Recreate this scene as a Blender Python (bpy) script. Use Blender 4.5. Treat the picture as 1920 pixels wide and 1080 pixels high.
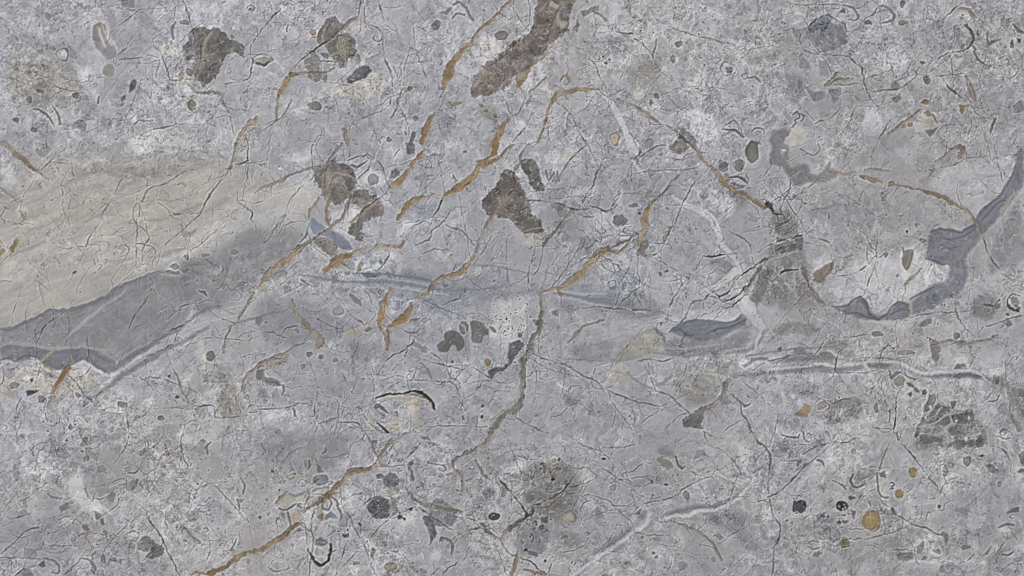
import bpy, math
import numpy as np

# ------------------------------------------------------------------ scene, camera, light
scene = bpy.context.scene
for o in list(bpy.data.objects):
    bpy.data.objects.remove(o)

S = 0.001                       # one picture unit of the stone face = 1 mm
CAM_H = 3.0
cam_data = bpy.data.cameras.new('camera')
cam_data.sensor_width = 36.0
cam_data.lens = 36.0 * CAM_H / 1.92
cam_data.clip_end = 100.0
cam = bpy.data.objects.new('camera', cam_data)
cam.location = (0.0, 0.0, CAM_H)          # straight above the slab, looking down
scene.collection.objects.link(cam)
scene.camera = cam

world = bpy.data.worlds.new('World')
scene.world = world
world.use_nodes = True
bg = world.node_tree.nodes['Background']
bg.inputs[0].default_value = (1.0, 1.0, 1.0, 1.0)
bg.inputs[1].default_value = AMBIENT = 0.40    # even studio surround

def area_lamp(name, loc, size, power):
    d = bpy.data.lights.new(name, 'AREA')
    d.shape = 'DISK'; d.size = size; d.energy = power
    o = bpy.data.objects.new(name, d)
    o.location = loc
    n = math.sqrt(sum(c * c for c in loc))
    v = [-c / n for c in loc]
    from mathutils import Vector
    o.rotation_euler = Vector(v).to_track_quat('-Z', 'Y').to_euler()
    scene.collection.objects.link(o)
    return o
area_lamp('studio_lamp', (-8.2, 9.4, 9.0), 1.6, 1950.0)

vs = scene.view_settings
vs.view_transform = 'Standard'; vs.look = 'None'; vs.exposure = 0.0; vs.gamma = 1.0
vs.use_curve_mapping = False
scene.render.engine = 'CYCLES'
scene.cycles.use_denoising = False
scene.cycles.max_bounces = 3
scene.render.filter_size = 1.1

# ------------------------------------------------------------------ the features of the stone
# Lines after "@ ox oy" give points in quarter units from that corner of the face.
# S soft tint, B band, C clast, M fossil body, E nodule, R ring, V vein, W calcite vein,
# A shell edge, K crack, L fine streak.  colour, then x,y[,width] ...
DATA = """
@ 0 0 1
S 165,162,158 -20,330 60,285 150,270 330,280 450,300 540,330 420,460 250,540 60,620 -20,640
@ 0 0
S 150,147,144 60,300 300,280 480,330 600,560 640,760 420,860 120,760 0,600
S 142,142,146 0,170 100,250 260,270 440,330 440,420 200,420 0,330
S 168,168,173 110,120 300,100 440,180 430,290 260,270 150,220
S 178,178,184 540,440 700,500 760,760 640,600 560,560
M 132,122,116 700,190 740,165 790,185 800,230 810,280 770,320 700,310 695,250
M 140,139,139 700,312 770,322 812,284 835,320 880,390 860,430 810,450 770,410 720,360
A 196,194,194 745,215,10 765,280,18 790,350,10
A 190,188,188 770,195,8 800,270,12 830,335,6
A 190,190,192 690,180,10 740,155 800,180 830,300 885,385,6
A 186,186,190 680,300,10 720,390,14 780,470,8
M 140,135,130 780,500 830,480 860,520 850,570 790,570 765,540
K 80,74,68 890,455,12 980,438,14 1070,433,10
K 105,100,95 860,435,8 910,390 960,355
K 105,98,90 1075,472,12 1130,475 1200,450
K 108,100,90 1150,330,10 1200,390,16 1235,470 1265,560 1290,610,14
K 108,98,88 1290,600,14 1360,600,10
K 130,122,112 1220,430,10 1290,310
K 120,114,106 1200,450,8 1160,590,6
C 84,84,88 990,600 1025,600 1010,660 970,700 965,650
C 90,90,94 910,720 945,710 940,745 915,770
K k 1365,0,12 1400,70,16 1420,150 1440,220,10
K k 1460,215,10 1400,270 1345,325,12
C 104,100,98 1420,240 1470,205 1540,200 1640,215 1720,290 1840,350 1850,430 1790,420 1700,410 1660,480 1620,560 1590,630 1540,640 1490,600 1440,560 1430,500 1450,460 1400,430 1360,400 1370,350 1420,310
V 150,140,130 1610,210,20 1550,280,30 1520,370,30 1510,450,24 1460,600,14
V 135,124,112 1540,370,14 1550,500,14
L 160,152,144 1400,410,10 1450,380 1520,350
V 135,122,108 1520,230,20 1540,270,20
E 128,116,104 1418,540,30,26
A 118,118,122 1320,165,10 1288,220,24 1300,300,12
E 125,116,104 1380,165,36,18
V 118,108,98 1420,640,14 1480,690,18 1540,700,20 1630,690,20 1665,720,20 1660,760,18 1720,840,16
K 90,86,84 1720,870,10 1745,960,14 1755,1000,8
K K 1915,290,12 1900,320
K 70,68,68 1900,440,8 1880,570 1820,610,14
K 70,68,68 1880,570,8 1870,625
V 165,150,130 1925,890,30 1830,980,40 1780,1080,50
K 110,90,70 1835,1010,14 1860,1080,18
K 112,106,100 1150,970,10 1250,955,14 1330,925,10
K 120,115,110 980,960,10 1040,910 1150,905,8
A 105,92,76 250,820,10 310,830,16 360,870,16 400,930,12
A 125,116,104 390,790,8 440,860,18 450,930,20
E 105,106,108 250,975,24,22
E 110,106,98 120,900,24,20
E 112,112,114 220,745,22,26
R 100,100,102 470,410,46,44,10
E 192,192,196 480,405,34,26
L 195,195,198 140,450,20 210,455,30
L 195,195,198 280,440,10 330,425,24
K 115,110,106 350,600,8 440,660,10 580,690,12
E 110,105,95 570,715,28,20
K 128,126,126 1060,600,8 1000,760 930,920,8
K 130,128,128 1140,660,6 1110,800
S 145,145,149 1080,60 1090,200 1060,400 1030,520 1000,500 1040,380 1050,220
S 146,146,151 930,560 960,560 880,740 840,760
S 138,138,142 560,700 700,700 760,860 600,860
S 130,130,134 740,900 840,920 820,980 750,960
C 112,108,104 280,670 325,680 330,705 285,700
E 120,112,98 1440,790,36,40
K 120,118,116 870,60,10 960,70 1030,85
K 110,108,108 870,215,8 1000,110 1050,70 1160,65,6
C 118,118,120 900,0 1010,0 1000,60 930,60
K 125,123,122 1270,100,8 1340,20
S 178,174,168 1180,330 1290,300 1350,400 1250,420
S 178,174,168 1280,560 1400,520 1450,620 1420,720 1320,620
A 115,110,106 1850,70,8 1880,40,10 1915,60
E 135,115,105 1890,75,18,18
L 205,205,208 1890,170,24 1925,170
S 185,183,180 1000,1000 1150,960 1350,1000 1400,1080 900,1080
K 110,108,104 1600,870,8 1560,960 1460,1010,10
R 118,116,116 680,600,12,12,6
K 125,122,120 30,180,8 90,270 110,340
A 100,100,102 740,730,10 735,780,10
@ 480 0
S 182,178,172 480,640 760,600 960,560 1000,640 760,760 500,720
S 190,186,180 1640,300 1740,240 1860,300 1840,380 1760,430 1680,400
S 180,176,170 820,40 900,110 880,180 820,160
S 180,176,170 700,150 800,140 780,230 700,240
C 104,101,100 470,250 500,190 530,140 600,120 625,170 670,190 640,240 590,280 540,310 480,340 460,300
V 132,116,98 530,150,14 495,210,22 480,280,30 485,330,20
L 180,172,160 535,170,10 500,240,14 500,285,8
C 110,104,99 520,340 620,270 680,245 740,290 750,390 730,430 690,440 680,490 640,515 615,470 560,420
V 150,138,122 620,270,20 640,330,40 650,400,36 720,440,10
C 128,124,121 370,440 450,400 480,440 500,500 490,600 440,620 395,590 400,540 370,500
K 85,78,72 790,0,14 770,110,16
V 120,110,100 770,115,12 700,170,26 640,240,24 560,300,14 480,345,14
K k 560,300,10 480,345,12 420,390 360,430 310,470,14
C 100,98,98 380,385 440,375 450,395 410,415
C 105,104,106 490,400 530,390 555,420 540,445 500,430
K 95,88,80 480,460,8 550,462,14 610,465,8
K 95,88,80 635,390,8 625,430,10 605,440
V 168,154,138 310,480,14 270,540,30
V o 270,550,24 240,600,40 215,640,50 185,690,50 160,715,20
V 128,110,84 270,560,34 340,552,18 440,545,12 540,540,10 590,510,8
V 140,122,95 172,710,14 162,800,14 158,910,10
K 95,92,90 155,905,8 80,960 0,1030,10
K 105,102,100 270,740,8 230,830 190,880,10
K k 0,275,14 60,200,10 120,130,14 190,70,8
K 115,113,112 290,10,6 440,25,8 400,120
C 90,89,91 680,590 740,540 800,490 850,500 870,530 830,580 780,610 720,630 690,620
E 128,124,120 50,450,76,46
L 205,203,200 -10,440,16 60,425,20 100,430
A 92,90,88 10,475,16 60,490,22 110,470,10
E 118,115,111 440,797,56,36
K 92,90,88 920,0,10 940,70,18 965,160,12
K 115,108,100 815,50,6 820,180,8 900,200,12 960,260,12 955,340 965,430,14 1000,520 1020,600 1020,720,10
R 100,98,98 918,275,30,40,8
L 198,196,194 975,430,16 1030,540,20 1075,610,10
L 198,196,194 1090,600,14 1110,500,20 1145,400,12
K 120,114,108 990,450,8 1050,560,10 1080,620
K 120,114,108 1085,610,8 1110,520 1150,380,10
K 100,80,70 1080,600,10 1085,690,8
E 160,138,130 1110,670,30,18
E 110,108,108 1155,660,20,18
K 112,108,104 1080,700,14 1065,780,20 1010,890,16
K 92,90,90 1080,810,14 1120,880,16 1140,940,10
K 85,82,80 790,890,8 860,855,10 940,830,8
K 115,112,108 880,800,8 960,770,10 1010,720
K 105,103,102 1200,400,8 1240,480,10 1280,600,6
K 105,103,102 1180,200,8 1190,340,12
V 128,114,96 1925,5,16 1860,50,18 1810,105,22
V o 1810,110,22 1730,180,30 1650,240,30 1610,320,34 1560,370,44 1500,440,55 1460,500,64 1430,580,62 1410,690,20
V 165,156,146 1420,730,24 1390,800,16
V o 1340,850,16 1300,900,50 1270,990,62 1245,1080,30
V 128,110,82 1450,765,10 1500,780,26 1545,772,14
K 92,80,68 1760,0,8 1810,80,12
E 118,114,112 1840,265,50,34
A 120,120,123 1480,40,12 1530,20,18 1570,60,18 1620,150,22
A 120,120,123 1470,140,10 1520,100,14 1560,110,12
C 105,105,108 1310,190 1350,150 1390,170 1370,220 1330,220
C 112,112,115 1375,90 1420,80 1450,50 1480,60 1440,110
S 140,140,146 1380,840 1480,860 1560,880 1500,960 1400,940
V o 1915,878,12 1860,940,36 1820,1010,50 1780,1085,60
K 120,95,72 1870,750,10 1915,860,16
V 135,122,108 660,970,30 670,1030,40 690,1085,30
A 105,105,108 1160,1085,30 1185,1000,34
C 105,106,110 1180,880 1215,870 1225,900 1190,910
S 140,141,146 1550,420 1680,470 1640,540 1560,500
S 142,140,138 1630,750 1800,760 1840,900 1700,860
E 115,113,110 1720,835,16,12
E 115,113,110 1795,870,18,14
E 120,118,116 1690,795,20,14
E 150,125,98 425,240,28,22
A 100,92,85 240,190,8 230,240,12
C 80,80,84 1110,980 1130,1000 1120,1010
E 108,108,110 1000,1050,18,18
A 130,100,90 925,1050,8 940,1075
K 118,116,114 540,670,6 660,570 740,500
@ 960 0
S 148,146,142 860,480 1080,440 1120,600 1020,680 880,640
S 185,185,190 1370,90 1460,60 1560,120 1500,170 1400,130
S 192,192,198 1310,850 1400,820 1520,880 1600,980 1500,1060 1400,1040 1340,920
S 178,178,184 1640,290 1760,280 1740,380 1660,360
S 182,182,186 600,600 680,560 640,680 560,680
S 140,140,146 700,260 880,260 880,360 740,360
C 112,103,98 -310,600 -220,500 -60,380 20,300 100,260 160,180 180,60 200,-10 490,-10 440,60 435,130 420,170 435,220 380,270 280,320 250,400 120,510 20,580 0,640 -160,720 -300,740
S 182,178,172 335,120 400,150 420,200 370,220 345,190
L 178,174,168 300,30,40 340,50,30 
L 176,172,168 340,120,30 380,190,40 400,165,30
V 146,132,122 375,50,24 320,150,34 290,280,34 240,420,20
L 160,150,142 20,280,8 60,330 130,370,10
L 160,150,142 165,225,8 210,245 290,255,10
L 160,150,142 180,100,6 260,30,10
L 158,150,144 0,470,8 50,540
L 160,154,148 -120,700,8 -40,600,12 10,600
C 120,116,113 520,90 600,60 650,40 655,80 600,100 540,130
C 118,114,111 460,220 490,150 505,180 490,240
C 122,118,116 380,70 440,60 430,100 390,130
K k 10,50,8 60,150,12 120,230,12
K 92,90,90 120,0,8 140,60 130,170,10
V 135,115,86 240,430,16 180,470,22 120,510,44 80,560,60 50,650,30
V 138,118,84 190,1065,14 230,980,22 260,880,24 300,770,30 340,710,40 420,690,40 500,670,36 570,670,22 640,670,10
V 120,104,80 365,610,8 385,575,18 415,570,22 438,610,10
E 150,150,152 410,610,24,26
K 98,96,96 575,425,8 630,500,10 650,570,10 710,660,10
K 92,92,94 380,785,6 450,870,10 490,970,12 560,1085,10
W 202,202,206 650,680,20 720,740,36 780,830,40 840,940,44 860,1010,44 930,1100,50
K 112,108,106 640,670,16 700,720,14 790,770,10
V 140,124,102 790,740,12 880,775,16 950,810,24 1030,860,26 1110,930,16
K 86,86,88 1150,940,14 1230,980,22 1290,1040,26 1340,1090,26
K 110,110,112 840,880,8 920,910,10 1010,980,8
K 110,110,112 1030,930,10 1130,932,8
K 88,88,90 1170,190,8 1290,240,12 1420,280,10 1600,320,14
K 78,78,84 780,240,8 850,250,16 910,255,14
K 95,88,78 910,290,14 980,330,12 1040,400,14 1055,440,10
A 195,195,200 740,60,14 752,170,12
A 195,195,200 775,40,18 800,210,18
V 130,110,100 610,95,14 660,110,20 710,165,20
E 168,155,138 775,1040,30,46
R 120,108,94 775,1040,34,50,10
E 120,118,114 1205,440,20,26
E 165,158,148 940,650,22,34
E 110,106,100 1250,330,24,28
E 115,110,102 1085,720,20,20
E 118,112,104 1045,775,14,26
K 100,98,98 1410,560,8 1480,660,12 1500,700,6
K 120,118,118 1280,680,8 1380,700,10
K 120,118,118 1320,655,8 1400,645
A 110,110,112 1760,580,8 1830,580,14 1870,620,10
K 112,110,110 1720,380,10 1800,290,6
K 118,116,116 1780,375,8 1900,350,12
K 125,122,120 1070,510,10 1170,580,8
K 125,125,126 880,420,8 800,630,6
K 125,125,126 1520,710,6 1640,860 1730,1020,10
A 118,118,120 1580,970,10 1680,980,20 1740,1030,14
C 118,117,117 1770,1080 1800,1055 1860,1070 1880,1085
V 120,104,84 130,690,8 200,640,12 260,580,8
K 112,104,96 0,870,14 60,840,12 90,760,10
K 112,104,96 0,1070,16 60,1000,12 100,960
K 100,96,92 130,1080,12 200,1050,16
K 105,104,106 270,980,18 280,1060,14
K 90,88,86 330,840,18 380,880,16
R 112,110,110 1620,520,60,45,8
C 112,111,112 1600,510 1650,500 1650,540 1610,545
A 118,116,114 1080,290,8 1075,350,12 1050,430,12
S 142,142,146 1560,60 1800,20 1820,120 1640,150
C 118,116,116 1280,960 1340,1000 1390,1050 1380,1100 1200,1100 1240,1040
@ 1440 0
S 142,143,150 -40,560 120,540 260,560 300,700 200,800 100,780 140,640
S 182,182,187 860,280 1040,260 1080,420 1000,600 900,520 840,400
S 180,180,186 740,760 860,830 880,1000 760,1060 720,900
S 148,147,145 0,240 200,240 180,380 0,380
S 150,150,154 1160,100 1480,160 1480,380 1240,420 1140,240
S 146,146,151 1860,620 1930,600 1930,860 1850,840
C 128,129,136 300,210 350,150 430,110 490,140 570,180 600,230 570,270 600,330 500,360 420,390 370,340 310,290 240,330 200,280 180,210 240,220
S 152,153,163 380,220 450,220 470,270 400,280
K K 300,205,8 370,140,14 430,110,8
K 92,92,94 430,110,8 500,140 570,185,10 600,240,10
L 196,194,190 480,150,26 530,175,20
K 110,109,110 600,240,14 660,220,16 720,150,14 800,90,16 830,40,10
K 110,110,112 200,35,8 440,33 560,40,14
A 120,118,118 560,40,10 640,60,18 680,120,20 660,150,16 610,150,8
A 120,118,118 830,45,10 900,55,12 945,110,20 940,150,16 850,180,8
C 90,88,86 520,95 570,60 582,105 550,100
K 90,88,86 833,50,10 845,105,12
E 118,116,112 750,170,32,20
E 122,119,115 1010,170,38,20
E 105,105,108 1010,30,18,30
K 108,100,90 1330,125,12 1380,80,18 1430,40,10
V 138,128,116 1440,70,16 1500,70,26 1550,135,22
S 182,180,176 1440,90 1500,90 1540,140 1470,140
A 84,82,80 1475,190,12 1525,230,22 1545,290,20 1520,340,14 1470,380,8 1380,390,8
A 100,98,98 1535,340,16 1560,370,14
A 108,106,106 1550,385,16 1580,450,18 1650,500,10
R 70,70,72 1585,247,14,18,5
C 55,55,58 1870,290 1900,295 1900,330 1880,320
V 105,92,80 1645,240,16 1655,330,22 1700,315,20 1750,300,12
E 105,103,102 1830,335,16,32
A 105,104,104 1840,180,10 1870,220,24 1925,250,24
K 98,97,98 300,280,10 350,340,14 400,400,12
K 100,94,88 245,365,10 310,395,12 400,410 510,415,14 610,425 660,470 700,500,16 715,560 730,640,12 770,740 840,830,10
K 100,96,94 400,420,14 450,480,12 480,560,8
V 118,105,92 520,540,16 470,600,18 430,640,14
C 136,137,143 240,410 310,460 330,520 240,510
C 136,137,143 380,450 440,460 460,580 390,570
C 138,139,145 130,560 220,570 290,650 270,720 190,790 130,740 150,640
C 134,135,142 460,660 560,660 540,740 490,780
C 130,131,142 280,650 350,690 440,690 430,740 340,760
V 132,120,108 440,645,10 510,600,24 600,590,20
K 100,96,92 500,630,8 600,640 680,620,10
K 96,96,100 870,360,8 910,450,14 940,550,12 950,590,8
K 98,96,96 780,690,10 860,680,12 1010,660,16 1060,610,10 1110,570,10 1115,530 1140,500,10
C 120,118,116 920,630 960,610 1000,650 970,680 930,670
C 122,119,116 930,740 990,710 1010,740 960,780
K 118,117,118 1240,500,8 1290,430,12 1360,390,12
K 100,96,92 1365,390,12 1378,470,14 1385,560,8 1370,610,8
K 60,52,46 1330,620,12 1400,690,24 1465,737,18
M 134,125,116 1470,550 1490,555 1530,640 1560,720 1560,770 1510,720 1485,630
L 175,168,160 1500,620,6 1545,740,6
C 132,112,88 1425,785 1490,795 1455,865
K 105,104,106 1510,760,8 1560,850,10 1600,870
K 110,108,108 1540,870,8 1560,930
K 95,94,94 1600,940,8 1650,1075,10
A 105,92,80 1710,890,18 1680,960,16 1665,1010,6
V 118,100,80 1140,820,10 1070,880,12 980,945,14 900,1010,8
K 95,90,86 900,930,10 860,1000,14 830,1050,10
M 172,168,162 1160,840 1240,840 1275,900 1280,970 1210,1025 1170,970 1130,900
C 125,116,108 1160,845 1200,825 1245,855 1200,880
C 125,116,108 1175,985 1240,975 1275,960 1220,1025
A 125,116,108 1240,860,14 1265,920,14
E 150,112,75 1062,935,18,16
E 128,98,70 1180,765,24,18
E 115,100,84 1190,600,24,34
K 108,106,106 550,800,10 480,880,14 400,910,20 350,925,14
K 100,92,86 710,790,8 640,820,14 620,900,12 600,940,8
A 95,94,96 190,860,8 220,840,14 240,880,10 200,910,12
A 95,94,96 240,850,8 270,870,12 250,910,10
A 100,99,100 190,950,10 210,920,12
K 105,103,104 260,805,10 350,910,8
R 140,132,122 1780,510,92,80,6
L 140,132,122 1740,440,8 1800,600,6
K 112,108,104 1250,580,6 1330,570,8 1480,550,6
K 85,82,80 870,475,10 910,475,14
K 92,88,86 870,540,6 830,560,8
E 110,102,90 1160,470,18,14
K 112,108,106 1080,820,8 1110,780
K 100,96,94 560,720,10 640,715,8
K 100,96,94 670,690,8 720,665,10
K 104,100,98 670,540,8 690,610,10
K 130,120,110 560,430,8 590,480,10
R 120,118,116 720,540,14,28,6
K 118,117,118 1200,390,8 1250,460,8
A 150,130,105 1150,770,10 1200,780,12 1245,700,6
K 112,112,114 1830,110,8 1850,150,10
@ 0 270
S 174,169,164 0,760 300,700 620,620 800,480 1000,300 1500,180 1800,260 1800,420 1500,640 1100,800 800,900 400,1000 100,1140 0,1180
S 168,162,156 300,420 700,300 1200,280 1100,520 700,620 360,640
S 156,151,146 600,160 760,130 1000,150 1300,165 1400,190 1150,235 950,250 850,230 780,205 600,240
S 160,154,149 220,420 500,360 520,440 340,520 220,520
S 148,147,150 180,580 330,590 330,640 240,650
S 158,153,148 1080,560 1300,500 1500,440 1500,490 1300,560 1120,600
S 188,186,184 1500,560 1800,380 1920,360 1920,560 1700,660 1500,720 1350,760
S 190,188,184 920,-20 1160,-20 1140,30 1000,50
S 185,184,184 1200,40 1320,40 1320,70 1210,65
S 182,182,186 0,100 110,160 110,320 0,300
S 182,180,176 900,840 1100,780 1300,760 1300,860 1000,920
L 150,146,142 580,240,14 700,220 780,200,18 860,235,20 950,252,18 1100,240,10
L 182,177,172 540,330,14 640,280,20 780,240,16
L 152,148,144 620,590,10 700,560,16 780,530,20 860,540,8
L 152,149,146 840,440,14 960,445,8
L 184,180,176 560,620,10 700,600,14 900,625,20 1000,640,8
L 150,146,142 1100,570,8 1250,560,20 1400,500,24 1520,440,16
L 150,146,142 1200,420,8 1300,430,14 1480,370,8
L 184,181,178 350,700,10 480,640,14 560,600,8
L 155,152,148 800,880,14 960,870,20 1010,860,6
L 196,194,192 900,905,14 1000,880,20 1080,890,10
L 146,146,150 1120,850,10 1200,840,24 1300,800,20 1400,790,10
L 196,195,194 1300,840,14 1440,800,24 1600,700,24 1800,620,16
L 148,147,148 80,830,14 220,790,24 340,720,16
L 180,176,170 120,520,10 250,480,14 400,440,10
V 128,110,88 25,-5,30 110,70,36 180,130,32 250,190,24 310,225,16 370,265,10
K 118,112,104 310,200,8 360,150,10 420,90,8
K 125,120,114 270,240,6 210,350,6
L 190,188,186 280,245,10 330,310,12 370,390,8
K 112,105,98 545,120,8 540,200,10 555,250,12
K 122,116,110 920,260,10 850,400,10 780,500,12 750,580,12 690,670,12 640,770,14 600,890,12 560,970,14 520,1030,8
E 105,102,100 562,965,14,12
K 125,119,114 1105,260,6 1100,340,10
K 125,118,112 1400,200,6 1280,270,16 1200,315,18 1110,340,16 1060,440,16
K 112,106,101 1030,440,8 1000,480,16 1000,560,14 1030,610,14 1025,740,12 1025,860,8
K 115,109,104 1025,380,6 1045,440,10 1048,510,12 1035,550,8
K 115,110,104 1035,610,12 1080,640,16 1120,700,14 1090,750,12 1065,810,10
K 125,119,114 1090,590,6 1125,710,8
K 112,107,102 1020,750,8 1080,755,10 1145,775,8 1165,830,10
K 125,121,117 1150,780,6 1085,890,8
K 122,118,112 1045,850,6 1030,940,10
K 120,115,110 910,680,8 935,745,10 965,800,10 940,860,8 900,920,10
K 122,117,112 1190,410,6 1190,440,8 1250,480,8 1315,530,14 1390,525,6
K 122,117,112 1390,430,6 1415,470,8
V 150,126,92 1745,130,10 1728,180,24 1710,205,14
K 98,92,86 1715,210,14 1640,300,14 1580,380,16 1530,460,18 1505,520,12 1420,600,12 1340,670,10 1230,760,8
K 70,66,62 1575,370,10 1530,470,14
K k 1760,160,10 1810,150,14 1870,125,10
V 140,124,104 1775,-5,18 1760,60,16 1742,140,10
K 92,92,94 1860,-5,14 1858,100,14 1862,200,14 1850,280,8
K 100,98,98 1690,120,8 1720,150,8
K 55,56,64 1780,395,10 1780,435,14 1830,470,14 1895,515,16 1885,560,16 1910,590,10
K 105,102,100 1860,420,6 1820,490,8
K 125,122,118 1640,640,8 1520,740,8 1430,800,6
K 118,114,112 1700,565,8 1680,640,10
K 120,116,112 1390,640,8 1425,670,8 1425,740,10
K 120,116,112 1265,600,6 1275,660,8
K 100,98,98 1110,970,8 1140,1040,10 1150,1080
K 112,110,108 1010,950,8 920,1030,10
K 125,122,118 610,900,6 650,970,8 690,1055,10
K 120,116,110 740,740,6 755,810,8
K 112,108,102 730,688,14 775,688,6
K 120,116,110 470,480,8 490,540 495,600,6
K 118,113,108 490,520,8 525,620,8
K 118,113,108 570,770,8 630,768,10
K 128,122,116 480,710,8 485,745 520,760,8
V 145,124,92 135,690,14 122,740,36 90,790,40
V 160,138,105 25,800,30 0,820,30
K 100,98,96 10,565,12 70,585,8 130,605,10
V 145,128,116 150,505,10 185,560,14 195,510,10
K 118,100,88 470,330,12 475,400,10
K 112,108,104 0,545,8 70,455,8
L 120,118,118 0,330,8 90,400,12 140,450,8
K 112,108,106 740,900,6 765,915,12 730,950,6
E 128,128,132 1400,845,18,20
C 122,123,128 1280,910 1330,898 1340,935 1290,942
C 122,123,128 1245,962 1275,945 1350,965 1340,978 1290,970
E 130,130,134 1540,835,26,12
K 110,104,98 0,720,8 35,765,10
@ 480 270
S 194,190,184 0,430 200,330 400,250 440,360 380,480 200,560 0,600
S 192,192,196 560,480 760,440 800,600 760,720 660,680 560,600
S 150,153,163 1150,440 1380,400 1380,520 1200,540
S 186,187,192 780,250 960,200 980,340 860,360
S 188,188,192 1020,30 1120,30 1120,100 1060,160 1020,120
S 148,150,158 900,900 1200,980 1700,960 1900,880 1920,1080 900,1080
S 190,190,195 720,850 1000,800 1080,860 900,980 760,980
S 185,186,190 1080,560 1180,560 1120,740 1040,700
S 186,186,190 240,80 420,40 400,140 240,150
S 145,150,162 760,830 900,800 960,860 880,940
C 112,106,101 430,180 540,160 600,110 640,140 720,180 740,240 770,300 740,360 700,400 640,450 590,470 530,400 480,400 490,330 440,300 425,240
C 108,104,100 720,400 760,340 830,350 900,390 940,450 960,540 900,560 850,570 800,600 790,660 830,700 780,740 750,700 690,670 700,600 770,540 780,480 730,440
V 142,130,120 545,175,20 530,280,36 520,410,28
V 132,120,110 650,215,10 580,260,18 550,330,16
V 140,128,116 930,385,10 800,510,34 700,585,20
K 80,76,72 935,390,8 870,440,10 780,520,8
V 142,131,119 0,360,10 100,310,18 200,270,20 300,215,18 430,172,18
V 126,114,108 430,170,16 520,160,26 580,80,26 640,5,20
K 98,92,88 430,0,8 415,60,10 425,165,12
K 100,96,94 440,30,6 490,130,10
V o 1262,50,24 1225,105,34 1150,190,24 1120,240,36 1060,290,52 1005,325,36
K 112,110,108 1010,320,16 940,390,22 
K 110,100,88 1200,120,8 1080,160,8
V 125,110,88 1310,90,12 1380,90,20
K 88,86,84 900,120,8 950,170,16 980,290,12
C 105,105,110 1010,200 1060,180 1080,240 1000,260
V o 1800,-10,60 1780,70,72 1700,165,50
V 138,122,100 1925,10,14 1830,90,22 1760,140,30
V o 1680,150,36 1640,210,40 1600,270,62 1520,330,52 1440,370,40 1400,400,16
V 140,124,104 1670,200,8 1640,260,14 1560,320,14
V 140,120,88 1340,375,10 1260,400,16 1180,420,30
V o 1180,420,30 1130,470,52 1070,560,28
W 168,169,174 1050,560,40 960,660,50
V 160,140,108 1105,735,18 1085,770,34 1000,755,24
V 158,142,118 1000,755,24 900,760,28
V o 820,760,14 740,810,44 640,860,60 580,900,70 520,950,40
K 48,52,66 1405,400,20 1380,460,16 1360,510,14 1325,550,10
K 108,110,116 1460,490,8 1420,570,14 1320,650,18 1300,720,14 1190,765,10
K 116,118,122 1120,600,8 1230,575,10
K 108,108,112 1280,570,8 1200,610,14 1140,650,10
K 112,113,118 1525,380,6 1550,560,12 1590,720,10 1600,800,8
K 112,114,118 1430,600,8 1460,625,14 1550,650,12 1640,770,10
K 112,114,118 1250,830,8 1340,790,14 1420,800,12 1490,805,8
K 125,126,130 1250,630,6 1170,750,6
K 125,126,130 1340,430,8 1290,500,8
V 130,116,98 1915,370,20 1850,470,24 1760,560,22 1720,640,16 1680,730,22 1650,810,16
V o 1640,850,20 1590,920,38 1540,965,46 1460,985,28 1380,1010,24 1320,1050,28 1300,1085,20
K 112,110,110 1780,680,10 1720,780,12 1680,840,10
K 115,113,113 1840,640,8 1770,750,8
V 150,138,122 470,410,20 410,500,24 395,560,12
V 145,122,86 550,415,22 530,500,26 530,560,22 550,615,16
V 122,106,88 720,380,12 690,480,22 640,560,24 560,620,18
V 118,104,88 555,620,20 500,670,24 420,720,24 320,780,26
K 80,74,68 540,630,10 430,720,12
V 150,128,94 320,780,26 250,850,40 160,920,48 
V 160,142,112 160,920,46 90,980,50 30,1080,44
K 108,106,104 390,590,12 385,660,22 320,770,14
M 124,131,147 400,560 430,550 500,620 600,660 690,720 730,790 690,790 620,780 540,690 430,680 400,620
C 122,120,117 430,720 540,700 600,760 620,830 560,850 500,800
L 196,192,186 400,760,12 530,850,18
K 125,120,112 430,770,6 540,855,8
K 112,110,108 370,290,4 250,430,8 220,540,12 150,620,10 100,700,14
K 120,118,116 230,540,8 170,630,8
C 128,118,108 800,865 815,880 780,960 750,975 765,920
K 118,108,98 1005,800,18 1000,840,14 950,910,16 900,955,12
C 92,97,106 780,975 850,960 900,985 880,1015 820,1005
V 120,108,96 640,890,8 690,930,12
C 112,116,124 660,960 700,960 700,990 670,985
K 100,100,104 670,1000,10 740,1040,12 800,1080,8
C 100,94,90 1120,0 1190,0 1190,70 1150,85 1125,60
K 100,98,96 1030,100,10 1080,40,10
E 142,142,144 875,265,44,44
K 112,112,114 690,140,10 760,170,10 840,120,8
K 112,112,114 860,0,8 840,70 780,110,8
L 150,150,154 920,20,16 880,130,20 770,270,14
K 110,110,112 760,270,12 830,190,10
K 105,100,95 860,360,12 930,378,16
A 105,105,112 1480,240,10 1500,280,14
E 105,105,108 1570,55,14,10
K 85,90,105 740,590,8 700,560,8
K 112,110,108 1800,170,10 1770,155,8
E 105,105,108 345,1025,12,8
K 125,125,128 180,1060,8 300,970,10 340,940,6
K 120,120,122 0,180,8 15,150,14
K 112,112,114 95,140,8 105,190,10
K 118,118,122 820,700,8 880,690,10
K 118,114,112 1590,490,8 1680,400,10
K 112,110,110 1880,920,14 1890,1010,14 1920,1080,10
@ 960 270
S 178,176,172 280,60 500,70 520,140 300,130
S 184,183,182 480,320 620,290 620,380 480,390
S 184,183,182 780,330 840,340 830,400 790,390
S 176,172,168 20,650 240,690 220,760 40,740
S 140,140,142 800,270 900,240 1020,260 1020,320 900,340 820,320
S 140,139,140 900,350 1080,340 1140,380 1060,420 920,400
S 138,138,140 1480,880 1640,860 1660,960 1520,1000
S 142,141,142 1540,400 1740,380 1760,480 1620,480
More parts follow.
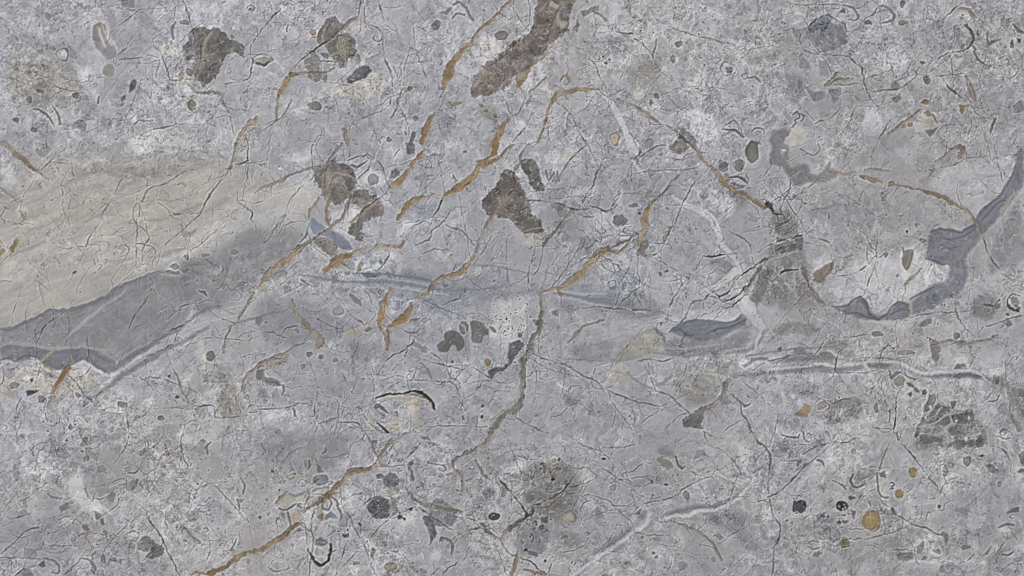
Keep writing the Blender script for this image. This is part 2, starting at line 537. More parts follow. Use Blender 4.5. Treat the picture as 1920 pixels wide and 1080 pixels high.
S 148,152,164 400,1040 760,1000 1000,1040 1000,1080 400,1080
S 185,185,190 1500,330 1680,430 1600,560 1460,440
S 180,180,184 580,520 720,520 760,640 620,660
S 142,142,146 320,580 540,560 560,700 420,740 340,700
C 100,94,89 -220,400 -160,340 -80,280 -50,190 0,200 35,240 60,300 90,370 130,440 140,520 200,560 240,620 240,690 160,670 80,680 30,620 -60,560 -160,520 -220,480
V 128,114,100 -40,400,10 -90,460,26 -150,540,30
V 122,108,94 40,280,12 20,350,30 -20,390,20
L 170,158,146 80,660,6 130,640,10 230,630,6
K 62,58,56 0,490,10 60,500,14 120,470,8
C 95,92,90 60,130 100,110 150,110 190,150 200,230 240,310 245,355 190,360 150,340 120,270 70,170
A 122,114,106 250,200,12 275,280,12
A 122,114,106 315,210,14 280,270,10
A 118,112,106 340,200,10 355,280,10
V 132,118,104 130,-5,14 70,80,18 60,150,12 20,190,10
K 112,106,100 560,10,8 470,80,14 410,160,14 360,240,16
K 110,103,97 700,80,8 660,170,16 620,260,18 610,310,16 560,380,18 530,450,10
K 108,106,106 555,40,8 560,160,10 570,240,8
K 120,116,114 570,30,6 650,150,8
K 125,120,116 440,180,6 600,110,8
K 90,84,78 110,425,8 200,430,14 330,440,12 450,485,14 530,490,12 580,480,8
K 68,64,62 580,460,8 640,480,14 700,510,16 740,480,8
K 60,58,58 750,470,8 770,410,14
V 112,98,84 450,485,10 400,560,16 330,660,20 260,730,24 230,770,18
K 92,84,78 380,580,10 310,670,12
K 105,92,80 235,765,12 175,770,10
K 105,96,88 230,770,10 210,900,12 160,990,10
K 118,108,98 165,690,8 170,800,12 130,930,8 120,1050,12
K 108,102,98 540,765,10 480,810,12 440,880,14 380,970,14 320,1050,16 290,1080,12
V 120,104,90 1255,235,12 1200,290,18 1160,350,20 1110,390,24
V 140,118,86 1110,390,22 1060,430,26 1020,490,42
V o 1020,490,40 990,560,46 1000,620,34 980,680,40 960,745,28
K 112,104,96 960,670,16 880,710,18 800,750,20 720,800,20
V 135,114,84 870,720,10 840,780,20 800,810,16 720,800,14
V o 720,790,30 650,830,50 560,920,62 500,980,62 430,1040,58 360,1085,44
W 158,158,162 640,800,30 560,890,40 480,960,36 400,1030,26
K 82,72,60 700,800,8 650,820,12 610,850,8
K 105,104,106 815,290,10 880,240,12 960,210,8 1080,205,8 1200,195,10 1300,200,8 1420,165,10
E 135,135,138 1045,215,30,24
K 108,104,100 1430,230,10 1350,320,12 1290,420,14 1250,530,12 1220,600,12
V 122,106,86 1210,610,10 1170,680,20 1130,745,18
K k 1195,640,8 1165,690,12
K 95,92,90 1130,745,10 1065,745,10
K 108,105,102 1125,770,8 1115,810,6
C 112,110,108 1175,610 1200,620 1195,645 1175,640
V 128,112,92 1330,-5,18 1390,50,20 1430,120,22 1500,190,24
V 142,120,86 1500,190,24 1550,240,42 1600,310,48 1670,345,42 1750,385,30 1840,440,28 1900,480,22
V 160,136,98 1600,240,20 1620,270,20
C 112,108,105 1180,20 1220,-20 1300,-20 1350,20 1300,60 1250,85 1190,60
E 110,107,105 1800,60,52,82
E 118,115,112 1705,165,38,42
E 126,128,134 1585,178,34,36
R 108,106,106 1705,165,42,44,6
A 82,82,86 1630,255,10 1700,245,16 1770,290,16
C 108,112,122 1620,280 1700,300 1760,320 1720,335 1650,310
C 112,110,109 770,540 830,525 880,575 850,620 790,620 755,590
C 108,106,105 880,460 930,445 945,470 900,480
W 190,190,195 875,-10,50 935,70,46
W 190,190,195 910,140,24 975,205,26
W 196,196,201 1210,390,22 1300,450,34 1400,490,46 1480,540,56 1530,620,44 1540,680,36 1580,750,40 1640,820,28 1700,920,24
K 128,128,132 1440,510,6 1500,560,10 1540,640,8
W 188,188,192 1740,920,40 1680,960,60 1600,1020,50 1530,1070,40
K 104,94,84 1920,860,36 1850,900,22 1800,940,16 1720,980,10
V 126,112,98 1860,940,22 1800,1020,22 1750,1085,20
K 72,70,70 1420,870,8 1445,840,14 1520,845,14 1600,825,12
K 110,108,108 1620,650,8 1700,690,12 1780,740,10 1800,830,8
K 95,92,90 960,100,10 1000,70,12 1080,20,14 1160,10,8
K 75,72,70 910,130,8 950,90,14 975,30,10
K 105,104,106 1280,100,8 1370,60,14
K 118,116,116 1560,580,8 1680,470,6
K 118,116,116 1550,560,6 1640,470,6
K 118,120,128 690,840,12 750,890,14 780,1000,10 800,1050,8
K 110,110,116 750,890,10 800,920,12 820,970,8
K 122,124,130 660,870,8 690,920,10 770,980,8
K 116,120,130 890,900,10 840,1000,18 800,1060,14
K 108,108,112 950,850,14 940,960,12 960,1020,16 940,1085,12
C 122,120,118 980,720 1020,715 1030,760 1000,800 1010,860 990,850 960,820 950,860 940,820
R 100,106,122 750,1055,30,30,14
R 95,95,98 1052,787,18,18,8
E 85,85,88 1065,830,12,10
E 98,98,106 1115,975,16,16
E 98,98,106 1162,955,12,10
E 82,80,80 955,520,12,10
K 85,84,84 1180,920,14 1220,945,14 1260,965,8
K 110,109,110 1340,1000,14 1290,1040,12 1260,1080,8
E 92,92,94 1320,1005,20,8
K 105,104,104 1070,810,8 1120,870,12
K 110,104,100 700,550,8 770,650 790,685,12 880,690,14 950,665,10
K 110,104,100 620,560,10 630,640,10 680,690,10
K 72,70,70 680,690,10 660,760,12
K 80,78,78 560,690,10 610,770,10
K 105,104,106 440,390,8 540,395,10 610,405,6
K 118,110,104 240,380,6 310,405,8
K 115,112,110 830,375,8 920,370,12 980,380,6
K 105,104,104 660,380,8 655,470,12
K 112,106,102 490,520,8 540,540,12 620,548,8
K 128,124,120 260,340,8 350,340 420,380,8
K 110,108,108 1150,455,6 1260,460,10
K 108,106,106 320,700,10 340,740 420,780,8
C 80,82,84 1900,430 1930,420 1930,480 1905,490
K 108,110,116 1660,340,10 1740,330,8
K 105,103,103 1830,300,8 1870,340
R 112,110,110 880,650,40,30,6
@ 1440 270
S 178,178,182 1280,180 1800,60 1800,300 1600,520 1560,560 1400,440 1200,320
S 192,192,196 900,860 1100,720 1200,860 1370,930 1320,1050 1100,1170 1000,1200 860,1280 780,1260 740,1140 640,1100 560,1000 700,800 820,760
S 186,186,190 500,960 700,900 760,1060 640,1140 520,1150
S 180,180,186 300,860 500,820 500,960 360,960
S 146,146,150 1620,900 1780,540 1920,420 1920,900 1700,980
S 148,147,146 1100,60 1240,60 1240,240 1120,240
S 180,180,184 960,20 1060,20 1060,100 980,100
S 150,151,154 400,420 900,400 1000,620 600,640 300,560
B 120,122,132 1920,20 1895,40 1860,130 1840,220 1800,300 1750,370 1700,420 1620,490 1580,540 1560,600 1490,640 1440,665 1360,640 1280,635 1220,660 1200,710 1200,780 1180,850 1240,870 1300,905 1360,900 1365,950 1340,1000 1300,1040 1220,1050 1120,1160 1060,1200 1000,1180 960,1190 930,1240 900,1270 840,1300 780,1280 750,1200 700,1140 640,1190 560,1220 470,1220 640,1290 800,1325 960,1330 1080,1300 1200,1250 1320,1180 1440,1110 1500,1020 1490,920 1480,840 1560,760 1620,680 1720,560 1820,440 1920,320
S 140,139,143 1880,60 1920,40 1920,300 1840,320
L 92,97,112 1860,150,10 1840,220,12 1800,300,12 1750,370,16 1700,420,18 1620,490,22 1580,540,22 1560,600,18 1490,640,18 1440,668,18 1360,645,18 1280,640,14 1220,665,12
L 100,104,118 1790,400,10 1700,470,16 1640,540,14 1580,600,12 1500,680,14 1420,710,16 1320,715,10
L 86,92,108 1185,850,10 1245,872,18 1300,905,18 1360,902,8
L 142,140,140 1280,750,8 1340,770,12 1420,790,8
L 96,98,106 1290,755,10 1360,785,14 1440,770,6
L 140,139,142 1490,770,10 1560,720,14 1630,660,12
W 176,166,154 1845,365,18 1800,440,28 1745,515,24
V 140,126,110 690,245,24 770,262,34 860,288,16
V 150,138,124 720,195,12 790,188,14 920,200,6
V 130,112,86 900,315,14 1000,320,20 1100,340,20 1160,350,26 1240,380,32 1320,405,34 1380,440,28 1460,480,24 1520,530,22 1560,590,24
V 158,142,124 1560,590,22 1570,630,24 1610,690,14
E 130,110,84 930,295,26,16
K 100,92,84 1610,690,16 1640,800,18 1690,890,16 1750,960,10
K 112,110,110 1700,-5,8 1715,100,12 1740,200,10 1780,325,10
K 112,110,110 1650,-5,8 1665,100,12
V 132,118,108 1250,145,10 1330,90,16 1380,30,18 1420,10,28 1460,30,34 1440,90,30
K 108,104,102 1290,180,6 1400,155,12 1480,110,8 1610,95,10
K 115,112,110 1590,270,6 1660,340,12
K 50,54,56 30,500,18 60,525,14 110,535,10
K 60,60,62 140,420,8 190,500,12 220,545,10
K 95,90,84 30,430,10 100,390,10 180,320,10
K 110,108,108 180,400,12 280,350,10 360,280,10
E 120,118,118 200,390,24,14
S 136,135,137 20,760 120,700 200,690 270,680 275,880 300,980 240,1000 100,960 40,1100 -20,1240 -100,1200 -120,1060 -60,940 0,860
S 146,145,146 80,960 260,980 340,1080 420,1180 240,1240 40,1240 60,1080
S 128,125,124 40,640 120,560 210,480 230,560 210,670 80,710
K 72,72,75 60,740,10 140,710,14 260,685,20
K 88,86,86 60,800,14 140,770,16 240,740,10
K 95,92,90 70,690,8 170,650,10
L 160,155,150 60,850,14 140,820,16 240,800,8
L 150,142,130 -20,860,14 60,850,10
K 78,74,72 80,970,10 140,945,14 235,940,8
K 112,110,108 250,880,14 270,980,18 310,1080,14
L 165,160,154 240,960,20 260,1050,24 280,1090,20
M 134,124,112 330,965 420,910 490,880 495,930 440,1000 400,1040 350,1040
V 160,142,122 490,870,12 480,930,16 430,1000,16 410,1060,14
M 122,118,112 1000,770 1015,800 1090,790 1075,890 1045,950 1012,935
V 140,122,98 1085,800,8 1070,900,10 1040,945,14
V 160,138,110 1150,940,20 1090,990,22 1020,1060,14
K 112,110,110 740,700,8 780,780,14 805,800,12
K 120,115,108 820,720,14 810,800,16 815,870,10
K K 800,840,14 815,850
K 112,112,114 740,750,8 745,900,10
K 116,116,118 810,880,16 790,950,18 740,1070,14
K 108,108,112 520,990,14 650,970,12 740,910,12
K 110,109,110 360,710,14 430,730,14 500,780,8
E K 1045,655,8,14
E 60,60,62 890,535,8,8
E 100,98,98 460,545,6,20
K 118,116,118 500,360,6 620,410,8 720,470,6
K 125,124,126 660,620,8 760,700,10
L 184,184,188 1740,560,10 1752,650,10 1735,700,8
K 125,123,122 1800,560,6 1780,620,8
E 118,116,114 885,835,18,20
E 122,120,118 1160,725,26,20
C 108,102,96 1005,770 1015,780 1010,830
E 135,136,148 970,985,14,12
K 118,112,106 1170,190,10 1200,205,12
K 120,118,118 1880,1060,20 1800,1075,10
@ 0 540
S 172,168,161 0,0 820,0 620,130 380,160 160,260 0,300
S 184,180,172 100,0 500,0 480,120 360,150 150,160
S 174,169,161 120,600 300,560 700,640 740,780 460,820 200,760
S 172,168,162 0,620 160,640 100,900 0,820
S 192,188,182 1480,420 1530,405 1560,520 1548,625 1460,540
S 186,182,176 1510,650 1550,680 1565,850 1510,780
S 184,181,177 1360,620 1440,560 1410,690 1370,720
S 150,146,141 1640,800 1700,720 1820,710 1830,860 1820,960 1640,960
S 178,176,174 820,840 960,880 960,940 820,940
S 150,148,147 1620,560 1760,600 1780,720 1660,740
S 176,176,181 1200,200 1420,60 1440,180 1300,260
B 133,133,137 0,305 100,298 240,240 380,165 480,160 600,145 800,60 860,0 1010,-60 1240,-140 1360,-120 1420,0 1440,140 1380,280 1280,340 1120,450 1000,540 840,640 800,640 740,600 680,560 620,530 560,560 500,590 440,610 380,600 320,560 290,525 240,520 170,550 120,552 70,545 0,545
S 139,135,131 240,220 400,190 420,260 260,320
B 122,124,132 0,430 240,425 380,470 480,460 620,445 740,490 880,560 840,640 800,640 740,600 680,560 620,532 560,562 500,590 440,608 380,600 320,562 290,527 240,522 170,552 70,545 0,543
L 104,108,122 0,310,20 100,300,24 240,240,24 380,168,20 480,165,24 600,148,30 700,110,30 800,65,30 860,10,24 1010,-55,14 1200,-130,10
L 84,90,112 0,540,12 60,530,10 110,552,10 180,512,10 280,518,8 300,535,8
L 84,90,112 310,565,8 360,575,10 420,608,12 500,590,10 560,562,8 630,532,8 700,570,10 760,610,10 820,638,8
L 168,164,160 0,425,14 240,425,20 380,455,24 480,450,20 620,440,16 740,470,18 850,465,10
W 166,165,167 960,0,14 800,120,22 680,220,26 600,280,24 520,350,16
L 158,157,158 620,280,14 700,275,8
W 168,152,130 390,475,20 310,545,20
W 165,150,132 520,500,10 560,570,8
S 142,142,146 1000,380 1300,250 1100,440
B 116,116,120 1680,130 1600,160 1500,190 1420,250 1380,300 1300,350 1180,420 1080,470 960,560 860,640 830,620 940,530 1080,440 1240,350 1330,300 1400,250 1480,180 1600,135
B 118,118,122 1300,420 1180,470 1000,560 900,640 760,760 700,830 780,790 900,690 1000,620 1150,540 1240,480 1330,440
B 124,124,127 1570,290 1430,345 1310,425 1330,440 1450,365 1560,310
K 84,82,82 1240,330,8 1330,300,18 1380,270,8
K 96,92,86 1320,370,14 1300,440,10
K 98,98,102 1180,480,10 1240,455,14 1300,420,8
L 176,176,180 850,640,18 960,590,24 1080,520,18 1180,430,10
V o 515,595,40 440,700,34 390,800,24 362,880,16 360,930,8
V 160,136,106 345,590,26 395,615,20
C 50,58,68 195,775 215,763 290,769 240,800 205,815 200,790
E 118,113,108 310,830,26,30
E 108,107,106 912,875,36,24
E 110,109,110 1210,980,24,22
E 128,128,130 110,732,32,30
E 108,108,110 530,1045,20,18
E 125,124,124 587,800,20,24
E 118,112,106 1580,510,36,40
K 110,104,98 1140,0,12 1080,110,16 1010,200,16 960,320,12
K 120,116,112 1145,0,8 1185,70,8
K K 405,180,12 395,200,10
K K 352,270,10 320,310,14 302,355,8
K 105,102,104 510,180,6 510,270,6
V 152,138,120 1915,40,22 1860,120,26 1800,220,24 1785,265,14
K 100,90,82 1850,140,10 1790,240,12
K 108,103,98 1740,280,10 1700,360,18 1690,410,16
V 140,130,118 1690,410,16 1680,490,28
K 105,101,98 1660,230,8 1760,265,12 1785,262
K 108,105,103 1510,385,10 1600,375,12 1820,390,10
K 112,104,96 1290,590,8 1340,680,16 1360,760,14 1430,870,14
K 95,92,90 1430,870,8 1490,885,14 1600,885,12 1620,970,12 1730,970,12 1830,960,8
K 112,110,110 1845,965,10 1870,890,14 1920,880,8
K 110,108,106 1030,660,6 1070,690,10 1130,670,12 1250,690,10 1380,740,8
K 110,108,106 1050,670,8 1160,770,10
V 148,130,121 1925,595,20 1860,640,20 1820,720,16 1830,790,14
K 110,106,102 1830,780,12 1870,830,8
K 108,103,98 510,650,8 570,710,12 630,790,10 700,860,14
K 115,112,108 690,570,8 650,640,10 600,670,6
K 105,101,98 950,860,10 950,960,16 970,1080,12
L 192,190,188 880,840,8 950,858,10 1000,830,8
K 108,105,102 180,800,8 120,900,10 135,980,6
K 115,106,98 20,600,14 30,690,20 0,740,14
K 112,108,102 300,590,8 280,680,8
K 115,113,112 1550,550,8 1545,630,10
K 112,109,106 1610,570,8 1610,640 1675,710,10
K 110,110,110 1390,1030,12 1370,1080,14
K 118,116,116 480,1000,12 520,1060,14
K 120,118,114 1150,905,8 1300,900,10 1380,900,6
K 118,115,110 800,930,8 860,945 940,940,6
K 72,70,70 345,940,10 360,1010,8
E 55,55,58 1272,663,12,10
E 80,80,82 1330,815,14,12
E 85,82,78 238,690,12,14
K 120,117,112 130,110,8 90,200,12
K 128,126,122 120,640,8 60,690
A 125,124,126 1490,25,14 1530,40,22 1545,75,12
R 132,132,136 1760,60,50,40,8
K 108,108,110 1330,145,8 1440,120,10
K 118,116,116 1210,165,8 1290,110,8
K 112,110,112 1250,260,8 1290,330,10
@ 480 540
S 142,144,150 0,60 500,100 800,260 600,400 100,420 0,300
S 148,152,164 960,0 1600,0 1560,160 1200,140 1000,260
S 134,134,137 720,380 820,400 940,470 860,540 740,530 700,460
S 182,182,186 1400,560 1700,560 1620,800 1480,700 
S 150,146,140 40,560 240,500 200,620 60,640
S 180,180,184 100,760 200,740 200,820 100,820
S 176,176,180 30,920 360,910 360,1060 60,1060
S 180,180,183 1740,60 1880,60 1920,300 1920,440 1820,420 1780,320
S 188,189,194 580,380 620,400 610,470 560,450
S 186,188,194 990,50 1080,100 1040,220 980,240
V 138,126,112 275,80,14 290,160,24 330,230,44 390,290,56 440,340,48 480,380,60 470,435,36
K 110,106,104 315,20,6 355,120,10 365,220,12
K 96,97,100 655,110,10 690,180,20 740,230,18 810,275,10
A 122,123,128 715,55,30 760,90,40 785,130,20
E 140,142,146 620,170,50,36
K 108,102,96 455,225,10 520,260,14 620,310,10
V o 1000,10,30 970,80,52 950,150,66 935,230,54 925,275,26
V 140,122,96 925,275,20 945,320,22 975,370,20 985,460,24
V 145,124,90 1320,-5,44 1270,60,44 1200,80,28 1130,100,10
V o 1170,130,40 1130,200,62 1080,250,62 1020,290,40 960,322,14
V 132,112,88 990,320,14 998,400,18 985,465,14
V 140,124,104 1155,245,10 1200,238,22 1225,230,14
W 170,162,150 910,265,30 830,290,44 750,330,50 660,355,40
K 105,98,92 800,280,10 870,260,10
C 118,104,90 810,330 850,290 870,310 830,335
K 112,106,100 590,470,14 560,460,10
V 148,139,130 410,410,8 300,440,14 230,480,30 140,530,40
V 130,116,106 140,530,24 60,550,20 0,590,22
K 70,70,74 90,545,8 75,570,14
C 110,111,114 50,680 110,670 170,690 205,730 140,735 60,715
C 108,109,112 10,620 60,610 75,670 40,700 10,690 0,650
K 92,92,95 70,700,8 140,712,12 200,730,10
A 112,112,115 205,730,16 215,765,14 200,805,8
S 122,123,127 20,710 50,720 110,860 70,870 40,800
K 110,110,113 60,750,8 110,860,8
E 108,109,113 400,495,28,18
E 120,120,122 490,515,22,18
E 122,120,118 595,540,24,16
E 128,128,130 355,585,20,18
A 165,156,140 255,655,6 320,640,20 388,636,6
K 100,97,95 60,325,8 130,335,12 190,360,12 240,380,8
K 100,97,95 190,355,8 230,300,12 320,280,10
E 115,115,120 310,320,14,16
M 104,102,101 1355,440 1375,410 1410,390 1405,350 1440,320 1490,310 1540,350 1570,400 1560,440 1510,480 1495,430 1460,428 1445,480 1370,485
M 110,108,106 1600,260 1640,240 1700,260 1740,310 1750,350 1710,350 1690,410 1610,405 1620,330
E 118,115,112 1560,300,36,50
L 190,186,182 1530,270,8 1570,300,12 1580,340,8
L 175,172,168 1590,250,8 1605,330,8 1600,390
C 105,104,106 1750,290 1790,300 1810,345 1780,340
K 84,82,82 1830,330,12 1835,400,14
V 150,126,92 1738,532,26 1740,572,26
E 148,124,90 1740,550,27,26
C 94,94,99 1740,620 1790,595 1850,590 1890,560 1920,500 1925,560 1870,605 1800,645 1765,680 1745,650
K 90,88,88 1620,590,8 1700,640,10 1775,685,14
K 110,108,108 1770,690,14 1700,700,20 1650,770,14
K 96,102,118 1260,90,14 1350,130,22 1430,170,16 1560,215,10
K 100,106,122 1390,130,10 1470,100,16 1540,80,10
K 120,120,124 1210,120,8 1215,160,10
K 92,90,88 1200,520,8 1290,545,14 1360,570,18 1420,580,12 1560,615,8
K 100,97,95 1300,470,8 1400,550,12
A 138,137,138 1190,420,30 1280,470,40
K 92,90,92 970,555,16 1020,510,16 1090,480,14 1180,410,16 1200,370,14
K 78,76,76 1140,460,12 1110,520,14
K 108,112,120 1080,300,8 1130,330,12 1200,340,20 1215,310,8
A 36,36,38 900,830,12 960,805,16 1050,795,16 1140,780,18 1240,790,24 1290,820,28 1330,870,22 1345,912,14
A 176,167,154 920,848,12 1040,822,26 1150,812,24 1240,828,22 1290,862,20 1325,910,10
A 120,112,104 1110,800,8 1200,805,12 1270,825,14
M 182,175,163 1040,850 1150,835 1245,840 1240,880 1200,970 1160,970 1150,890
M 188,182,171 960,1050 1050,970 1110,990 1090,1050 1000,1085
M 168,160,149 1140,980 1250,1010 1245,1065 1180,1035
E 105,103,104 905,888,14,20
A 100,98,98 925,885,24 960,915,26 990,930,10
C 110,100,92 1040,930 1065,915 1075,960 1055,955
M 176,168,154 800,930 850,945 880,1010 900,1060 850,1020 820,980
K k 798,945,12 840,1000,12
A 40,40,42 910,1015,14 950,1050,16 990,1085,14
K k 1035,850,18 1050,858,12
K 78,76,78 1440,702,12 1490,725,10 1520,780,14 1535,830,10
K 70,68,70 1540,900,8 1550,940,10
K 105,103,103 1050,655,8 1110,670,10 1180,690,8 1310,700,12 1440,705,8
K 118,116,116 880,690,6 885,820,8 870,850,6
K 115,110,106 1180,690,8 1200,600,8 1230,560
V 132,116,106 1240,560,8 1290,620,20 1320,690,16
C 118,112,110 905,625 920,640 930,665 905,665
K 105,103,102 825,620,8 860,690,8 890,680
K 92,91,92 -10,920,10 40,910,14 180,905,12 290,885,12 320,870,12 380,875,14
K 112,111,112 30,920,10 60,1060,8
K 98,95,92 450,860,12 440,900,10 460,1015,8
V 138,118,100 470,1020,8 540,995,12 610,970,8
K 90,88,88 540,850,12 540,910,12
K 100,98,98 710,800,8 640,870,10
K 105,102,100 660,890,10 640,980,8
K 105,102,100 700,930,6 650,985,8
K 112,110,108 590,830,8 620,860 620,980,10
K 118,116,116 670,740,6 660,830,8
K 85,82,82 600,1010,8 720,1010,10 780,1030,14 800,1080,10
C 112,112,116 280,920 295,910 305,970 285,960
V 120,113,108 1925,925,40 1840,970,46 1800,1040,46 1750,1085,44
K 105,104,104 1260,1040,8 1550,1035,10 1740,1040,8
K 110,108,108 1430,600,6 1460,670,8 1540,720,8
K 110,108,108 1360,1000,14 1370,1060,10
L 128,122,116 725,500,14 735,560,12 730,660,8
K 126,124,124 930,510,10 880,550,12
K 118,112,108 830,870,8 760,860,8
R 112,110,110 805,690,14,12,5
E 85,84,86 1695,885,12,12
E 80,80,82 1695,965,14,14
E 100,98,98 1475,555,12,12
K 122,122,126 800,0,6 850,60,10 875,130,10
K 120,118,118 270,0,8 220,50,8
C 132,132,136 0,220 40,210 50,250 20,280 0,270
K 118,112,106 1320,480,8 1390,545,8
L 186,184,182 1660,440,10 1640,520,10 1590,610,8
@ 960 540
S 148,152,162 400,0 760,0 1000,60 1200,120 1100,180 700,120 420,60
S 140,141,146 520,120 900,180 1080,170 1100,60 900,60 700,140
S 142,142,146 440,420 760,380 740,560 480,540
S 186,186,190 1180,160 1700,120 1700,240 1400,230 1180,260
S 138,139,144 1100,400 1500,380 1800,280 1800,420 1400,500 1120,540
S 148,145,142 1240,620 1560,700 1560,860 1340,880 1200,740
S 180,180,183 -40,0 100,60 120,260 60,380 -40,360
S 172,170,168 700,600 900,600 860,720 720,720
V 138,124,108 220,-5,14 215,100,22 220,180,32
V 114,109,105 220,180,30 205,260,44 200,320,30 160,370,36 140,430,42 130,490,52
V 118,112,107 130,490,46 90,540,52 80,640,40 80,750,38 80,820,42 50,880,44 -10,935,40
K 84,80,78 110,520,8 98,640,10 100,760,10 90,850,10
C 112,110,109 155,240 235,235 215,300 190,280
C 92,92,95 -20,420 50,395 95,430 80,445 40,500 0,550 -30,520
C 98,97,98 40,345 75,340 75,370 45,375
K 96,92,88 150,495,10 220,520,12 300,550,12 400,575,12 480,620,14 550,670,14 610,685,14 690,745,12
K 98,94,90 710,765,10 800,805,16 900,840,14 1000,865,14 1110,890,10
V 150,126,92 345,10,20 375,60,24
V 150,132,106 240,25,12 300,10,18 390,0,12
K 105,102,98 375,70,8 365,130,8
K 100,98,98 520,150,8 620,145,12 720,150,16 820,160,14 890,175,18 960,160,16 1060,165,10
K 110,110,112 810,20,10 790,100,12 775,130,14
K 112,111,112 950,-5,16 860,70,20 800,130,16
K 112,111,112 920,40,10 980,140,12
V 136,120,110 690,240,8 600,270,14 530,290,18 480,350,22 425,405,12
Q 166,153,132 860,520 900,420 1000,360 1090,380 1060,470 960,540
Q 148,139,126 790,520 820,440 920,380 980,340 1060,330 960,420 860,520
Q 190,184,174 940,420 1010,350 1060,380 1000,450
S 157,153,147 760,520 800,440 900,370 980,330 1060,310 1130,350 1140,400 1080,460 1020,510 900,560 800,580
K 120,112,102 990,480,10 1010,520,12
K 130,118,104 830,470,8 900,400,10
L 112,105,98 1070,310,20 1120,350,24 1150,400,16
M 184,177,165 760,610 830,570 850,600 845,630 780,640
K 112,108,104 920,545,12 1020,535,14 1150,545,12 1220,525,8
B 116,119,130 1180,330 1280,270 1380,235 1500,250 1600,260 1680,245 1720,195 1760,240 1740,290 1650,320 1560,370 1420,400 1300,365 1200,345
L 84,88,102 1210,330,10 1260,310,14 1310,350,14 1370,355,10
L 86,90,104 1460,345,8 1540,305,18 1640,290,16 1750,240,12
L 90,95,110 1280,268,10 1380,235,14 1500,250,10 1600,262,12 1680,245,14 1720,195,10
K 58,62,74 1755,-5,14 1700,60,22 1640,90,20 1560,85,12
K 62,66,78 1500,15,8 1550,60,14 1640,20,12
K 100,102,108 1490,45,12 1430,90,16 1360,100,16 1320,160,18 1300,220,20 1260,270,26 1180,340,30
K 64,68,78 1720,90,8 1650,130,14
K 70,72,80 1520,170,8 1560,160,12
K 98,100,108 1260,-5,10 1220,60,14 1180,150,12
K 95,97,104 1300,0,10 1270,50,10
K 110,110,112 1550,210,10 1470,265,8
K 100,100,104 1150,235,10 1240,265,12
C 100,98,100 1100,260 1140,260 1125,295
K 64,64,66 1140,370,14 1160,385,8
W 196,196,200 1700,90,50 1760,160,72 1820,220,84 1870,290,60
W 186,186,190 1860,300,30 1830,450,20
L 132,131,134 860,630,14 920,690,20 990,735,22 1080,765,16
L 132,131,134 1200,650,16 1140,710,24 1080,735,16
K 112,111,112 1040,670,10 1080,780,10
K 112,111,112 985,570,8 1040,660,8
K 110,110,112 1070,530,10 1090,620,14
K 112,108,106 1080,770,14 1180,800,16 1240,860,16 1330,940,14 1360,985,12
C 103,101,100 1280,990 1330,955 1380,930 1425,905 1440,970 1415,1010 1440,1060 1340,1050 1290,1045
K 125,120,116 1200,1010,10 1270,950,12 1340,930,10
V 130,126,124 1620,700,44 1600,790,34 1540,860,34 1440,910,40 1380,930,30
C 122,118,116 1580,710 1630,690 1620,750 1590,750
K 110,108,107 1640,790,14 1690,840,22 1720,890,26 1730,940,24 1770,990,26 1800,1085,20
K 115,112,108 1340,750,8 1420,620,10
S 128,128,130 380,760 480,800 520,860 430,880
K K 425,890,10 490,870,12
K K 425,1000,12 445,998,8
K 75,74,74 630,600,8 612,650,14
K 112,110,110 395,590,8 395,680,10 385,740,8 360,820,6
K 116,115,116 140,545,10 180,630,8 175,800,6
K 112,110,110 610,820,6 620,860,8 660,875,8
K 118,116,116 740,850,6 830,970,10 900,1070,8
E 90,90,92 882,965,10,8
K 118,114,112 1110,890,8 1190,850,8
K 118,114,112 1100,920,8 1020,970,8 970,1015,8
B 128,129,133 1600,485 1700,470 1780,455 1850,395 1880,350 1890,350 1860,420 1800,475 1700,495
C 126,127,132 1730,580 1800,530 1920,525 1925,550 1820,550 1740,590
S 132,133,138 1620,660 1720,620 1920,600 1920,640 1720,660
K 112,108,104 1710,680,8 1780,740,12 1850,800,10
A 112,110,110 1710,850,10 1750,885,18 1790,870,10
K 112,108,104 0,960,12 120,1020,14 240,1080,10
L 170,168,166 1100,1060,14 1240,1045,14
K 115,113,112 1720,990,8 1590,1075,10
C 128,118,106 300,180 350,170 345,215 310,210
S 160,157,152 1500,540 1620,560 1560,700 1460,660
K 110,110,110 1310,560,8 1290,640
@ 1440 540
S 140,138,138 60,280 320,240 400,320 100,400
S 176,176,180 100,640 440,640 440,760 300,880 180,720
S 142,140,138 480,820 700,820 700,1000 480,1060
S 156,157,163 40,700 400,700 440,1040 40,1060
S 128,128,132 1510,60 1700,30 1760,100 1690,220 1570,210
S 180,180,184 1080,460 1220,460 1200,560 1080,560
S 184,184,188 840,260 1000,260 1100,210 1080,300 900,320
S 130,128,128 1780,780 1930,740 1930,1000 1840,960
S 124,122,120 1660,680 1780,700 1760,780 1680,740
S 178,178,182 1640,480 1740,460 1740,580 1640,580
V 136,128,122 270,-10,50 340,60,56 420,120,30
K 112,110,108 255,85,10 180,150,14 110,225,16
L 176,170,160 160,0,16 230,75,20
L 172,168,162 410,20,24 430,110,14
W 178,168,154 1068,85,20 1080,215,22
L 86,90,104 480,140,10 600,130,14 640,90,16 690,65,12
L 86,90,104 690,65,14 740,110,18 755,190,14 820,235,18 880,215,16 920,150,14 980,105,14 1050,130,12
L 90,94,106 600,190,12 680,185,14 740,220,14 840,245,16
L 92,96,108 1060,90,10 1150,40,16 1240,-10,12
L 94,97,108 920,200,10 1000,160,14 1060,170,8
L 188,188,192 700,250,14 850,262,22 1000,248,20 1110,200,14
B 126,128,134 0,545 120,520 200,480 260,450 320,490 400,510 520,530 600,540 450,547 250,550 100,560 0,555
K 95,95,100 0,550,8 90,530,12 200,500,8
C 130,128,126 390,480 460,480 520,530 440,535 380,510
